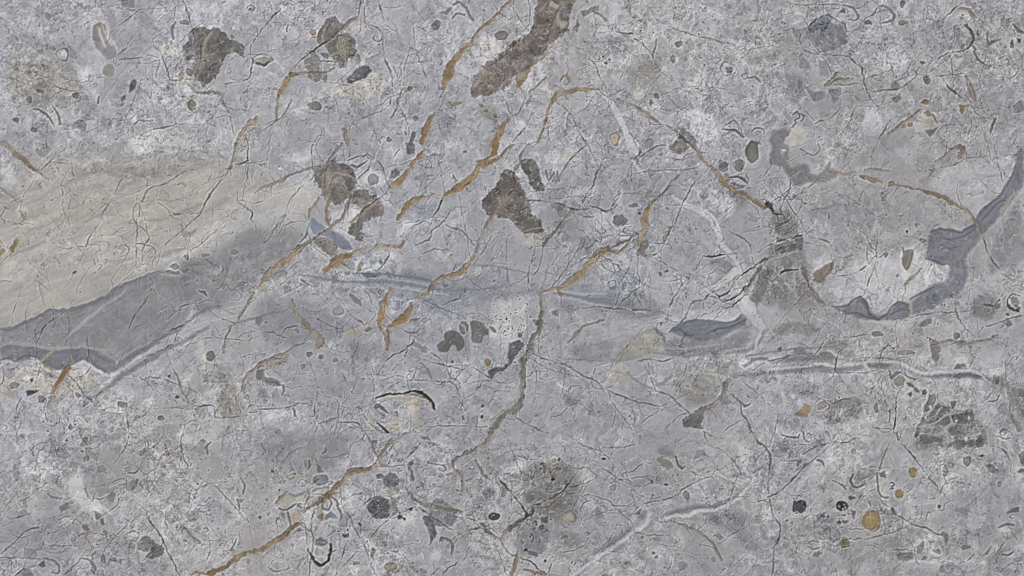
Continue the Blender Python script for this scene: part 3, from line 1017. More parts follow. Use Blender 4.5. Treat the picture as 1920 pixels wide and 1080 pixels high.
S 132,130,128 430,410 600,420 620,480 480,490
C 128,130,138 190,460 240,440 290,480 270,510 200,505
C 100,100,104 70,450 100,440 110,475 80,480
W 200,200,204 0,604,8 200,596,10 320,580,12 400,566,14 510,586,14 620,572,16 720,560,16
W 202,202,206 720,560,14 760,552,12 940,552,14 1010,572,24 1080,612,22 1180,640,16 1300,630,16 1430,626,14 1500,616,12 1560,626,12 1640,690,10
B 134,136,142 0,625 200,610 330,590 400,582 500,606 720,586 725,616 500,640 340,626 200,640 0,645
L 128,131,142 330,575,8 400,590,16 490,600,12
B 116,118,124 735,572 840,567 935,570 915,602 840,606 740,604
B 112,114,121 1140,655 1200,650 1300,642 1440,645 1500,635 1560,645 1670,665 1660,690 1560,682 1440,680 1320,680 1200,670
L 100,102,110 1440,655,10 1520,650,16 1600,665,10
W 192,192,196 725,575,14 760,630,18 800,700,18 820,770,14 870,790,8
V 126,121,119 1220,440,12 1300,420,22 1340,400,26 1480,410,28 1600,395,22 1730,355,8
C 128,122,119 1210,370 1270,395 1292,450 1285,540 1260,585 1235,530 1222,440
C 124,120,116 1130,290 1190,230 1230,220 1225,260 1170,295
E 122,118,115 820,348,46,22
E 124,121,119 1412,355,24,30
C 118,114,108 1400,605 1420,565 1470,570 1485,590 1430,610
E 132,130,129 1030,486,66,18
S 168,160,148 970,420 1020,400 1070,440 1000,460
E 138,134,126 985,695,44,46
R 182,180,176 985,695,50,52,8
R 118,116,116 985,695,58,62,8
V 128,102,92 1045,718,16 1085,738,24
C 112,108,106 1090,735 1120,750 1145,790 1120,795 1095,765
E 165,152,138 402,885,34,26
R 120,118,116 400,890,54,50,8
C 152,128,98 195,955 250,915 275,865 325,890 312,930 290,968
L 205,205,207 105,780,20 125,850,24 118,905,26
E 204,204,206 240,860,20,32
E 200,200,203 190,815,22,20
K K 405,815,16 440,830,16
L 182,180,178 1130,1040,8 1260,1010,10 1350,950,12 1480,925,8
L 182,180,178 1190,960,10 1240,890,10 1260,860
L 176,174,172 1350,940,8 1380,1020,8 1300,1080
E 196,196,198 1215,890,14,18
L 180,176,172 1270,800,14 1300,870,16
A 78,70,64 1795,90,10 1800,130,18 1830,160,20 1880,175,16
A 96,90,84 1800,80,10 1840,45,12 1890,60,8
C 130,128,128 1820,80 1870,70 1885,120 1850,145 1825,120
C 90,80,70 1850,130 1890,150 1890,190 1865,170
V 138,130,121 1775,550,10 1790,680,14 1810,800,22 1830,950,22 1880,1070,22
K 40,40,42 960,850,8 965,930,14 950,1070,14
K 50,50,52 885,835,12 890,870,10 910,890,10
K 62,62,66 525,505,8 510,580,14 500,640,16
K 115,115,118 495,640,6 490,790,6
K 108,104,100 480,870,10 560,840,14 660,820,12
K 108,104,100 550,950,8 650,900,10
K 105,103,102 740,780,8 800,740,10
K 92,88,86 855,645,10 820,720,14
K 108,108,110 1400,130,8 1440,240,14 1500,320,14 1560,370,10
K 108,106,104 1110,210,12 1250,185,10 1430,182,14
K 115,110,106 1920,210,14 1800,235,12 1640,290,10
K 110,110,112 540,240,8 535,410,10
K 108,108,108 600,370,6 680,360,8 760,345,8
K 110,108,106 905,420,12 860,470,12 845,530,8
K 112,108,106 1110,480,10 1070,560,10
K 112,110,108 960,350,8 970,480,6
K 112,108,104 1020,260,8 970,320,10
E 40,40,42 938,452,10,8
A 108,107,108 910,620,10 930,680,18 960,650,14 1000,630,10
A 108,107,108 1020,630,8 1050,670,14 1100,685,12
E 105,90,78 1068,800,16,16
E 105,105,106 1178,780,16,24
K 110,108,106 690,530,12 740,520,8 940,530,10
K 105,104,106 510,640,8 660,640,8
K 78,76,78 1250,700,8 1270,780,10
E 122,120,118 810,900,16,40
E 118,116,114 1390,870,22,26
K 115,113,112 1560,500,8 1510,590,8
K 115,113,112 1900,480,8 1860,540,10
K 100,98,98 1600,120,10 1690,130,14 1740,80,10
C 112,112,114 1690,130 1740,110 1740,150 1710,160
K 105,100,96 440,370,8 380,460,12 340,510,8
E 90,88,86 1795,200,14,14
C 116,114,113 1760,250 1800,240 1840,280 1800,300
A 112,106,104 1660,855,10 1710,850,12 1740,800,8
A 105,104,106 1640,840,8 1670,790,8
@ 0 810
S 146,146,150 300,0 700,0 640,260 480,300 320,180
S 138,138,142 380,330 480,350 500,480 430,440
S 152,152,155 660,260 800,220 900,300 880,440 720,460 640,380
S 186,186,189 520,340 640,330 640,480 700,560 560,520
S 188,188,190 720,540 800,590 740,600
S 152,152,157 0,660 420,620 560,860 300,920 0,900
S 178,178,183 1400,400 1500,380 1480,600 1380,640
S 150,150,156 1540,500 1700,500 1780,600 1660,700 1500,640
S 176,176,179 1660,440 1820,600 1840,700 1760,680
V 138,115,80 1925,885,36 1830,920,38 1760,960,40 1700,1010,42 1620,1050,42 1540,1065,38 1480,1055,28 1430,1075,16
K 92,82,72 1100,640,8 1170,730,12 1215,800,14 1250,880,16 1300,970,14 1345,1085,14
K 108,98,88 1375,-5,14 1360,100,18 1380,190,20 1415,260,14
K 112,108,104 1440,270,16 1470,320,10 1540,370,12 1640,430,12 1730,530,14 1800,600,14 1860,670,10
K 112,108,106 1870,700,8 1900,860,8
C 104,104,107 1060,790 1100,775 1160,830 1140,860 1100,900 1040,880 1030,840
C 90,90,95 1160,840 1190,850 1235,880 1220,920 1150,955 1090,940 1120,890
L 190,189,188 1010,900,10 1040,800,14 1090,770,10
C 118,119,124 345,440 400,490 470,490 460,510 390,505
M 176,175,174 340,410 400,395 450,430 485,470 420,480 370,450
L 128,128,130 360,410,6 460,470,6
C 122,122,126 440,570 510,525 512,580 460,605
K 105,98,90 700,500,8 740,508,20 785,490,10
V 120,106,94 640,420,12 665,485,18
C 128,118,110 690,590 760,620 745,660 700,650
C 105,105,108 750,650 780,650 780,695 760,690
V 150,118,108 590,780,8 640,760,18 690,750,10
C 118,106,98 620,700 660,690 680,740 640,740
K 78,76,76 690,760,8 730,760,10
K 100,96,92 940,270,10 945,350,14 955,440,10
K 105,96,86 970,30,8 940,110,10 890,190,10
K 100,98,98 1080,180,10 1040,280,14 1010,305,16 960,310,10
K 112,110,108 1060,30,8 1110,70,8 1110,130
K 108,108,110 1110,140,8 1190,80,8
K 100,99,100 0,920,8 110,830,12 200,740,16 300,715,12
K 105,104,104 90,650,8 180,630,12 250,595,10
K 100,99,100 440,660,8 500,635,14 545,630,8
K 95,94,94 595,640,10 640,600,14
K 100,98,98 480,700,8 515,670,10
K 100,99,100 165,795,6 240,770,8 270,740,10
K 108,104,102 720,660,8 800,610,12 870,560,12 910,480,8
K 100,98,98 870,775,10 960,690,12
K 100,98,98 920,630,8 970,680,10
K 88,84,82 1230,650,12 1260,730,14
K 105,104,106 720,680,8 750,745,12
K 112,110,110 780,720,8 820,860,8
K 80,78,78 720,850,8 740,810,10 760,800
K 100,100,102 720,845,10 800,840,10
K 110,110,112 0,945,10 220,943,10 330,955,14
A 118,117,118 330,950,10 400,965,18 445,1010,20 435,1055,14 390,1055,8
A 118,117,118 600,950,10 670,960,14 715,1020,20 700,1060,14
C 92,91,90 285,1000 335,965 350,1010 310,1010
K 105,104,105 470,1075,12 530,1030,14 600,950,10
K 92,91,90 605,960,10 615,1010,12
C 126,127,132 100,1090 180,1030 240,1030 250,1090
K 66,66,70 110,1080,10 170,1035,14 200,1022,8
K 98,97,98 240,1040,8 310,1080,10
E 112,112,115 775,950,20,36
E 122,121,120 850,955,26,16
K 112,110,110 140,380,8 110,480,10 40,560,10
K 112,110,110 150,530,8 40,600,10
E 192,191,188 1000,770,42,20
R 120,118,118 1000,770,48,26,6
E 60,60,62 505,62,10,8
E 60,60,62 615,148,10,8
K 105,103,102 590,0,8 630,70,14 655,100,10
E 108,108,110 640,55,18,20
K 118,117,118 280,180,8 285,270 360,285,10
K 128,126,126 1160,260,8 1165,380,6
K 108,107,108 330,870,8 390,850 460,855,10 540,855,8
K 110,104,98 1200,270,10 1260,255,14
K 105,104,104 1520,810,8 1640,820,10
K 105,104,104 1570,710,10 1640,790,10
R 112,111,112 1540,740,16,18,8
R 112,111,112 1530,580,40,24,8
A 110,110,113 1800,340,10 1835,400,16 1825,460,12
A 110,110,113 1780,510,14 1800,580,12
C 118,117,118 1775,500 1830,510 1800,540
A 105,104,106 1780,800,8 1760,850,12 1735,890,10
A 105,104,106 1560,170,12 1555,110,14 1580,80,10
V 118,112,106 1380,710,10 1430,780,16 1500,830,22
K 120,118,116 870,1035,6 960,1060,10
K 112,110,108 1580,890,8 1550,970,10
K 125,124,126 1500,400,6 1440,520,8
C 120,120,124 1210,310 1245,305 1240,325 1215,325
E 150,132,122 1250,165,30,18
K 108,107,106 800,400,10 870,360,14 935,345,8
L 188,187,187 820,420,10 890,380,12 940,370,8
@ 480 810
S 144,144,148 0,0 700,0 660,240 400,320 200,240 0,200
S 188,188,190 600,440 700,400 740,500 700,600 620,580
S 186,185,186 360,620 460,600 440,720 360,700
S 190,190,192 1080,600 1180,560 1180,680 1060,700
S 180,180,184 800,760 920,740 940,900 860,940
S 146,144,142 960,980 1200,960 1240,1080 960,1080
S 192,192,194 1290,910 1360,900 1380,970 1300,980
S 148,148,152 1380,0 1720,160 1900,160 1900,400 1640,380
S 140,140,143 700,700 1000,740 1100,820 1000,900
V 128,116,98 1165,-5,10 1080,45,16 1000,90,24 950,140,26 910,210,28
V 138,115,82 910,210,28 870,260,34 800,285,38 720,290,36 680,320,38 640,370,36 590,430,34 540,480,42 
V 128,112,90 540,480,38 470,520,36 420,560,28 370,600,18
V 125,108,86 345,690,22 280,710,38 220,770,38
V 142,120,86 220,770,40 140,830,52 60,870,42 -5,898,40
V 122,108,88 250,750,10 200,810,16 170,830,8
K 96,88,78 900,230,8 830,275,10
V 125,108,86 810,-5,10 860,70,14 890,140,16 915,200,14
E 118,112,102 890,75,20,14
V 128,110,82 915,210,14 940,245,22 1000,250,12
K 112,106,98 890,260,8 1000,258,8 1140,242,8 1240,245,6
K 98,94,90 1310,245,8 1410,250,12 1440,300,10
K 110,102,94 1000,240,10 1010,190,10 990,160
M 178,173,166 150,530 180,490 240,450 290,480 350,460 400,430 400,480 370,540 340,560 280,545 230,580 170,570
L 118,121,128 230,450,10 290,482,20 350,462,22 400,432,18 400,480,14 370,545,12
V 148,130,112 155,530,20 190,495,26 240,455,14
A 108,109,113 170,575,10 230,585,14 290,550,12
C 115,118,124 285,545 340,540 370,570 330,575
R 92,92,96 345,553,24,14,6
M 180,174,165 450,465 500,432 555,430 560,465 500,490 455,495
L 120,122,128 430,440,14 480,425,16 550,420,14
M 172,160,146 440,605 480,520 500,590 510,640 480,670 455,640
V 142,124,104 470,640,16 500,660,16 490,620
M 182,178,172 560,490 595,505 605,570 640,630 615,650 580,590 560,530
A 112,115,124 560,480,14 600,510,14 615,570,14 645,630,12 630,660,8
A 112,115,124 500,500,12 500,570,14 540,590,18 570,540,14 545,490,8
C 122,126,140 520,620 570,600 620,650 560,650 510,670
M 172,158,148 250,620 330,600 365,640 320,680 265,690
A 120,116,114 240,600,14 255,660,16 265,710,10
K 108,102,96 445,685,14 500,665,14
A 48,48,50 385,870,10 410,920,16 440,970,20 490,997,24 540,970,22 560,890,20 565,840,12
C 118,117,117 440,810 480,795 540,810 550,840 500,860 440,850
K 92,90,90 450,830,8 500,850,12 540,830,8
K 100,98,97 435,580,8 415,700,10 430,810,12 415,930,10 400,1080,12
K 112,110,108 365,690,8 380,780,10 385,870,8
K 100,98,97 640,540,8 690,620,12 730,700,12 780,790,14 820,860,14 855,965,12
K 92,90,88 740,610,6 830,530,14 870,500,16 960,478,14
K 110,108,106 650,520,6 720,480,8 800,462,6
K 112,110,110 640,420,8 620,500,8
C 84,84,89 830,565 870,510 930,480 990,500 1010,560 1000,640 940,655 880,640
K 62,62,66 860,560,8 930,580,10 990,600
K 62,62,66 900,510,8 940,560,10
K 62,62,66 890,630,8 950,590,10
C 106,106,108 950,340 1000,305 1050,310 1075,360 1070,400 1000,420 960,400
E 106,106,108 928,332,26,20
M 152,146,136 985,430 1060,405 1080,440 1020,480 985,470
C 122,120,120 1010,490 1075,480 1065,600 1025,640 1005,600
R 170,168,166 1035,540,26,46,8
C 116,117,122 1330,520 1390,500 1450,550 1530,600 1510,660 1460,710 1400,715 1340,700 1300,640 1310,580
K 92,92,98 1390,660,8 1450,620,10 1500,640
V 112,103,96 1120,400,6 1160,470,10 1210,530,16 1300,555,26 1400,580,26 1480,590,32 1540,605,26
C 88,91,100 1250,640 1300,625 1340,690 1360,770 1300,840 1295,740
K 100,98,98 1220,560,10 1300,620,12 1480,745,10
E 56,58,64 1785,635,44,30
R 194,193,192 1787,637,56,44,9
K 80,70,62 1510,780,8 1580,740,14 1690,715,18
V 112,103,97 1690,690,20 1740,750,28 1840,800,22
V 138,122,114 1925,710,34 1860,760,24 1840,810,14
K 92,80,72 1570,640,14 1600,650,10 1660,670,10
A 120,112,106 1570,630,10 1620,620,8 1640,660,8
K 108,104,100 1840,815,14 1880,890,16 1925,935,14
K 80,76,74 1820,345,10 1870,410,16 1925,475,18
V 116,109,104 1770,-5,44 1740,60,38 1690,110,36 1620,145,28 1540,180,24 1470,225,14
V 120,113,108 1480,225,24 1495,285,16
V 132,118,110 1510,290,24 1550,350,22 1555,420,18 1535,450,8
V 160,130,118 1430,320,10 1480,320,14
A 124,123,124 1650,215,16 1680,280,22 1710,320,20 1765,357,10
C 100,99,102 1145,225 1180,220 1180,240 1160,270 1190,340 1180,370 1150,360 1160,310 1135,280
C 126,125,127 1225,30 1300,40 1310,70 1260,60
C 124,123,125 1270,75 1340,85 1390,105 1330,110
E 126,125,128 485,360,60,44
E 140,122,112 382,245,22,34
A 100,98,98 395,215,8 405,245,14 395,280,8
C 106,106,109 450,240 470,260 510,300 460,310
E 165,156,144 258,335,36,24
A 95,90,86 250,330,6 290,312,10 300,320
R 92,91,92 170,670,19,22,9
E 88,88,90 35,642,11,12
E 60,60,62 1080,637,18,18
E 60,60,62 1160,580,16,12
E 66,66,68 1110,650,12,14
R 130,124,114 170,1005,72,42,8
L 190,188,184 100,1000,14 140,965,20 200,970,14
A 110,110,112 1370,830,10 1400,800,18 1450,810,20 1480,860,22 1470,920,10
C 92,91,93 1370,820 1395,790 1410,810 1390,830
K 58,58,62 1310,1080,14 1360,1040,18 1390,1015,10
K 92,91,92 1400,1080,10 1450,1010,14 1530,970,10
C 116,115,114 945,830 990,820 1010,850 960,860
C 112,111,112 640,770 690,760 700,790 650,800
K 100,98,98 690,810,10 650,920,14 640,960,10
K 110,108,106 850,800,8 960,690,12 1000,660,8
K 112,110,108 620,1050,8 700,960,10 800,850,10
C 116,115,115 870,870 900,880 880,960 865,930
K 100,98,98 770,30,8 690,140,12 665,180,10
A 112,112,114 500,160,10 525,150,18 525,120,10
E 118,114,108 325,735,18,14
E 118,114,108 395,740,12,10
C 66,66,70 770,675 800,690 790,705 775,695
K 85,84,86 790,780,10 825,830,16
K 105,104,105 1000,890,10 1050,900,10 1080,870,8
E 130,118,104 750,985,24,16
E 140,134,124 1010,1010,50,36
K 110,108,106 40,85,8 75,160,10
E 78,77,78 120,298,12,12
K 85,84,84 150,330,10 180,350,12
R 115,114,114 350,385,30,26,6
C 112,111,112 415,395 470,340 480,350 430,400
K 100,100,104 440,400,8 520,385,10
R 112,114,120 555,385,20,14,8
K 95,94,94 1230,90,20 1130,200,14
K 92,90,88 1820,880,8 1840,960,10 1880,1070,10
A 112,112,114 560,910,8 600,890,8
@ 960 810
S 126,124,122 80,300 230,220 400,230 500,270 510,330 470,420 520,470 520,640 400,680 250,640 160,560 90,540 120,430 80,380
S 128,128,131 0,660 260,640 300,800 180,960 0,900
S 130,130,132 380,700 500,720 540,840 460,860 390,780
S 178,173,166 180,555 300,500 360,490 270,555
S 186,184,181 510,310 640,320 620,370 520,390
S 140,140,143 1090,100 1220,110 1240,180 1120,200
S 142,142,146 880,370 1180,340 1140,400 900,410
S 136,137,143 1660,560 1780,700 1900,860 1800,900 1700,760 1400,660
S 152,153,160 1760,80 1920,140 1920,360 1760,360
S 186,186,190 1720,900 1800,900 1800,950 1740,940
S 176,175,174 1480,40 1780,40 1800,140 1560,110
K 70,65,61 510,290,8 430,390,16 370,450,18 290,500,20 160,550,24
K 72,66,62 160,550,20 155,610,26 90,650,28
V 104,96,90 90,650,26 0,715,34 -20,740,30
E 52,54,56 115,620,18,22
K 82,76,72 610,355,12 540,390,10 480,410,10 390,420,8
K 92,86,80 230,340,10 240,375 290,400,10 380,440,8
K 78,76,76 0,465,10 60,540,14 120,610,12
K 100,90,80 165,570,10 270,560,12 350,500,10
K 96,92,88 390,450,8 420,470,10 480,460,8
K 112,110,110 0,140,8 60,280,10 100,410,8
K 92,90,88 500,500,10 450,590,8
E 116,92,68 245,275,16,34
C 92,82,72 210,235 235,220 245,240 225,250
E 112,96,80 335,282,34,18
E 160,132,92 313,212,18,16
E 80,74,68 355,208,14,16
E K 312,354,15,14
E 85,78,72 295,300,10,12
K 90,84,78 380,220,10 410,250,12
E 170,158,142 430,640,40,28
R 118,114,110 430,640,50,42,8
A 92,92,95 160,690,8 180,670,12 185,700,10
A 92,92,95 135,790,8 150,765,12 160,800,12 150,830,8
C 92,92,96 220,640 270,640 260,690 220,680
C 88,88,92 200,710 240,700 240,730 210,740
E 46,46,48 105,885,16,12
C 96,97,102 110,890 190,900 200,940 150,930
C 96,97,102 60,810 90,820 80,850
A 112,112,114 370,800,10 400,780,14 415,790,8
E 60,60,62 252,968,10,12
V 138,118,90 45,895,12 30,960,34 0,1060,30
K 82,74,68 60,940,10 140,970,14 200,1030,16 270,1065,14
K 88,78,72 50,1000,8 90,1020,10
V 120,98,82 80,1035,8 160,1050,18 260,1070,14
K 84,80,78 345,925,8 400,895,12 480,885,10 550,850,8
K 95,88,80 300,990,8 270,1060,12
C 130,125,118 1090,200 1130,190 1190,220 1212,270 1165,297 1120,250
K 100,94,88 1090,190,12 1130,185,12 1160,190,10
A 90,88,88 1230,180,14 1240,240,16 1280,280,14 1300,265,10
K 112,108,106 1310,285,8 1420,330,10
K 105,105,108 1800,-5,16 1840,70,22 1900,120,20 1925,150,24
K 112,110,110 1770,160,8 1890,110,10
K 112,110,110 1440,-5,12 1470,90,14 1560,130,14 1640,190,18 1700,270,16 1720,340,20
W 204,204,208 1740,430,14 1700,500,22 1620,548,22 1540,578,22 1380,600,24 1320,628,30 1220,628,22 1110,660,16
B 120,121,129 1700,450 1660,490 1600,520 1500,545 1360,550 1230,578 1180,598 1125,632 1180,625 1250,608 1380,585 1460,575 1560,560 1620,532 1680,490
B 128,129,135 1000,580 1020,600 990,650 920,715 890,720 930,670 960,620
W 202,202,206 1045,615,20 1005,688,28 935,740,20 
W 198,198,202 910,748,18 800,832,20 700,902,20 600,972,18 500,1042,18 430,1095,18
B 132,133,139 890,725 800,775 690,845 600,920 620,930 720,870 820,800 900,740
K 100,99,100 740,550,10 800,590,10 840,630,16 890,670,16 915,705,12
K 108,107,107 560,470,10 640,490,10 740,530,14 770,555,12 850,550,12 930,520,10
K 108,106,105 530,670,8 640,620,12 760,580,12
K 112,111,111 520,670,8 515,580,10 540,530 600,510,8
K 100,99,100 760,750,12 730,810,16 680,850,10
K 105,104,105 910,755,12 1000,770,12 1140,775,10
K 100,98,97 970,545,12 1050,520,10 1140,515,10 1240,470,14 1300,420,12 1420,360,10 1480,340,8
K 104,103,104 890,430,8 950,470,12 1020,500,10
K 80,79,80 880,350,8 890,420,10
K 72,72,74 890,350,10 950,338,14
K 60,60,62 980,335,14 1015,350,14
K 90,88,88 920,400,10 970,405,14
E 70,70,72 1050,375,8,14
E 66,66,68 1155,395,18,8
K 104,103,104 835,345,8 840,315 910,290,10 990,230,10
K 104,103,104 660,250,8 760,330,10 830,370,12
K 112,112,114 990,225,6 1060,245,10
C 105,105,108 920,630 960,580 980,570 960,620
V 106,98,91 1170,660,6 1300,710,12 1420,760,14 1500,830,18 1550,910,14 1578,965,8
K 105,103,102 1690,350,10 1650,430,12 1640,490,8
K 100,98,98 1615,540,8 1600,600,12
K 108,107,108 1620,780,10 1740,720,10
C 126,125,126 1520,780 1550,755 1595,790 1550,805
K 112,110,110 1510,785,8 1545,745,8
E 50,50,52 690,201,13,12
E 130,124,116 1308,475,26,36
K 100,100,102 1450,460,14 1470,500,12
K 96,95,97 1540,540,14 1640,500,16
K 108,107,108 1040,570,10 1110,630,10
K 115,113,112 400,90,8 480,120,10
K 115,113,112 490,80,8 600,130,10 640,155
K 112,111,110 680,120,8 800,118,10 930,95,12
K 118,117,116 500,175,6 640,155,8
K 98,97,98 690,160,8 740,210,6
K 110,110,112 1840,525,10 1925,500,14
K 112,111,111 1320,700,8 1240,690,8
E 90,90,92 1065,905,12,14
E 95,95,97 1085,940,16,12
E 118,117,117 980,790,14,12
K 118,117,117 1035,840,6 1010,960,8 985,1060,6
K 115,114,114 720,890,6 900,915,8
K 122,120,119 1130,700,8 1110,750,6
K 110,109,109 1280,890,12 1325,905,8
K 112,111,110 1200,965,8 1160,1060,10
K 112,111,110 1560,1060,14 1610,1020,10
K 118,117,117 1650,1020,6 1760,920,8
K 115,113,112 1430,0,8 1530,40,8 1600,0,8
K 58,58,60 135,208,10 160,205,8
@ 1440 810
S 150,151,158 0,0 480,0 440,200 200,400 40,420
S 186,186,190 440,80 500,180 600,320 560,360 460,240
S 178,178,182 880,120 1060,120 1040,260 880,260
S 138,138,140 660,300 800,280 800,340 720,400 660,390
S 180,180,184 1500,500 1640,500 1640,760 1460,740
S 186,186,190 960,990 1150,960 1480,970 1640,950 1620,1010 1300,1000
S 146,144,142 780,800 1080,700 1180,800 1100,860 900,880
S 142,142,147 380,620 500,600 500,720 420,740
K 96,98,105 0,130,30 20,220,18 10,300,12 0,400,14 20,560,14 50,640,16 95,710,18 80,800,14 45,870,12 45,960,14 30,1085,22
K 88,86,88 -5,490,10 90,440,14 190,350,16 290,250,12 400,170,10 480,75,10
K 100,99,102 480,75,8 340,120,12 260,170,12
K 96,94,92 490,75,10 570,85,14 660,55,12
K 70,70,72 545,82,10 590,75,12
K 82,80,80 940,-5,10 1000,80,14 1080,170,16 1140,250,12 1178,302,10
K 78,76,76 1200,340,8 1260,400,14 1280,440,14
K 110,108,108 1320,470,8 1375,522,6
R 92,90,90 985,25,14,30,8
K 116,115,116 920,65,6 860,200,12 840,290,12
K 116,115,116 810,320,6 760,370,8 700,480,10 650,560,8
A 92,92,94 640,320,14 622,370,20 650,418,16 700,410,14 730,390,6
M 186,181,174 820,310 890,300 880,370 860,430 870,465 905,490 860,490 830,440
A 106,106,110 820,310,10 825,400,12 835,460,14 870,490,12 908,488,8
C 112,112,114 825,305 890,300 880,345 840,340
E 214,213,212 897,306,18,14
A 62,62,64 915,380,6 935,375,8 945,395,8 925,405,6 940,420,8 915,425,6
E 150,127,92 1088,302,34,38
M 186,180,172 1105,300 1140,290 1170,330 1140,355 1110,350
E 146,124,90 985,462,33,33
R 190,188,186 985,462,40,40,8
E 154,131,94 770,660,70,76
R 112,114,120 770,660,76,82,9
L 196,176,140 740,640,8 790,650,10
L 196,176,140 760,600,8 770,680,8
S 186,172,148 760,700 830,690 800,730 760,735
E 122,104,78 575,828,32,34
R 92,88,84 575,828,36,38,6
E 74,75,81 240,560,48,54
E 84,84,88 200,560,20,50
E 48,48,52 558,556,48,40
E 190,190,192 580,570,7,8
E 190,190,192 560,580,6,6
E 186,186,188 535,560,7,7
E 186,186,188 575,545,5,6
E 80,78,78 410,630,15,12
E 80,78,78 447,632,9,8
K 82,80,80 335,625,8 375,630,10
E 92,80,70 535,680,14,16
K 58,50,44 535,710,14 595,730,14
E 120,112,104 580,675,26,14
R 82,76,70 565,638,16,10,7
E 88,88,91 630,496,30,12
C 105,104,106 630,590 655,590 650,650 635,640
K 90,90,93 920,560,14 945,600,28 970,625,16
K 94,93,95 970,625,14 1040,660,14 1100,700,14 1190,720,14 1260,760,16 1310,780,20
C 116,115,114 1290,760 1330,745 1358,800 1342,862 1325,815
K 112,108,104 640,810,10 760,800,10 870,770,12 960,750,12 1080,680,10 1120,660,8
C 112,111,110 900,775 915,735 925,745
C 128,127,128 960,900 985,880 1000,910 1090,905 1090,955 980,968
C 126,125,126 1120,860 1170,820 1180,850 1150,920 1118,920
C 114,113,112 1190,790 1220,815 1255,820 1220,832 1195,815
E 114,113,114 1268,897,34,14
C 126,125,126 1150,965 1175,935 1210,940 1180,965
K 100,99,100 880,900,8 960,885,10 1090,890,8
K 72,71,72 1100,880,10 1105,940,12
C 112,108,104 1452,860 1515,842 1520,870 1460,885
K 88,86,86 1530,870,8 1548,920,12 1490,965,8
A 118,117,117 1730,720,12 1790,690,20 1840,700,16
E 188,186,182 1780,738,52,24
A 165,140,120 1830,760,12 1870,800,16
C 138,118,100 1680,850 1670,900 1645,925 1620,915
M 180,174,166 1690,850 1720,860 1700,910 1660,920
K 108,107,108 1780,820,10 1710,930,10
A 92,91,90 1760,920,8 1800,930,12 1840,900,12
C 116,114,109 1625,235 1690,250 1730,290 1720,310 1680,310 1640,260
C 118,117,116 1720,380 1755,370 1750,410 1725,410
E 122,122,126 1495,215,32,36
C 98,97,96 1795,605 1830,565 1885,560 1880,600 1820,612
S 130,130,135 1410,560 1480,545 1490,590 1420,610
R 120,108,102 1315,285,26,42,7
L 150,140,132 1300,290,6 1330,285,6
K 120,110,104 1320,260,6 1318,310,6
E 70,70,72 1600,180,18,8
W 168,163,155 1655,-10,50 1672,50,48 1680,110,30
K 82,80,80 1720,110,8 1780,150,14 1820,220,10
K 92,90,88 1830,110,10 1890,190,14
R 112,110,108 1785,15,44,30,8
C 118,114,108 1880,170 1925,140 1925,260 1890,230
C 92,90,92 1862,300 1900,270 1925,280 1925,300 1880,310
C 168,144,108 1880,310 1925,300 1925,340
K 108,107,108 480,370,10 560,400,12 600,460,12
K 118,116,116 90,210,10 210,215,12 250,235,10
C 108,108,112 215,230 250,200 260,230 225,255
M 196,196,198 330,220 370,210 385,240 350,255
A 108,108,114 370,215,14 410,230,18 425,265,10
L 200,200,203 245,170,14 290,190,20 330,220,14
A 92,92,95 100,20,8 160,40,12 230,40,12 240,20,8
A 92,92,95 270,0,10 275,50,10 310,75,8
R 105,105,108 310,40,18,30,6
K 60,60,62 230,90,8 290,95,12
A 112,112,115 310,830,8 340,815,10 375,830,8
A 112,112,115 300,860,8 340,880,12 385,870,10
C 112,112,115 330,930 380,895 410,910 380,945
K 112,111,110 740,500,8 770,560,10
K 118,117,116 430,820,12 420,870,10
K 112,111,110 430,825,8 480,850,8 540,848,8
K 120,119,118 540,900,6 510,1050,6
R 112,111,110 85,1055,20,18,8
K 118,117,116 1130,660,6 1200,630,6
K 60,60,62 1325,385,14 1340,370,10
K 84,82,80 1370,380,8 1400,378,8
E 100,99,100 1285,560,14,16
K 100,99,98 1230,600,14 1260,590,14
L 205,204,202 1240,610,18 1245,630,18
K 64,64,66 750,265,10 805,265,14
K 105,104,104 1040,530,8 1050,570,10
K 112,111,110 1700,1000,8 1640,1050,6
@ 0 0
Z 22,8.5,11 0,1560 200,1280 600,1160 1400,1130 2000,1330 2360,1260 2400,1500 2000,1720 1200,2000 800,2240 300,2360 0,2440
Z 24,6,9 400,2320 1000,2080 1800,1760 2300,1700 2200,2000 1500,2400 1000,2700 300,2680
Z 4,8,10 4100,2300 4900,2280 5600,2480 6000,2560 5600,2800 4700,2760 4200,2640
Z 2,7,9 5700,2500 6500,2440 7000,2500 6800,2720 5800,2780
Z 10,6,12 2300,2140 3000,2020 3800,2100 4200,2220 3900,2360 3000,2340 2400,2400
S 173,168,162 0,1640 400,1440 900,1340 1500,1300 1700,1480 1300,1760 700,1920 0,2140
S 158,152,146 900,1300 1300,1260 1500,1300 1100,1340
S 168,163,157 1000,1680 1700,1480 1760,1560 1200,1760 700,1900
S 144,146,154 2350,2040 2700,2000 3200,2060 3700,2060 4100,2140 4000,2230 3500,2240 3000,2240 2500,2200
S 142,144,152 4150,2220 4600,2200 5000,2300 4900,2380 4500,2330 4200,2290
L 104,108,122 2650,2050,10 2900,2060,14 3100,2085,16 3230,2110,8
L 112,116,128 3040,2060,10 3200,2100,18 3300,2140,10
L 128,130,138 3400,1985,10 3700,1995,14 4000,2060,10
L 176,177,182 2600,2080,8 2900,2090,12 3200,2130,8
L 118,121,132 4200,2200,10 4400,2240,18 4600,2250,14
L 188,188,192 4160,2180,10 4400,2205,14 4560,2200,8
Z -6,5,9 3700,2720 5400,2740 5400,3300 3800,3400
K 108,104,100 3960,2680,8 4100,2760,8 4300,2820,6
@ 0 540
S 141,141,145 1240,-140 1600,-280 1800,-380 1920,-440 2160,-460 2320,-380 2200,-200 1900,20 1500,190 1400,100
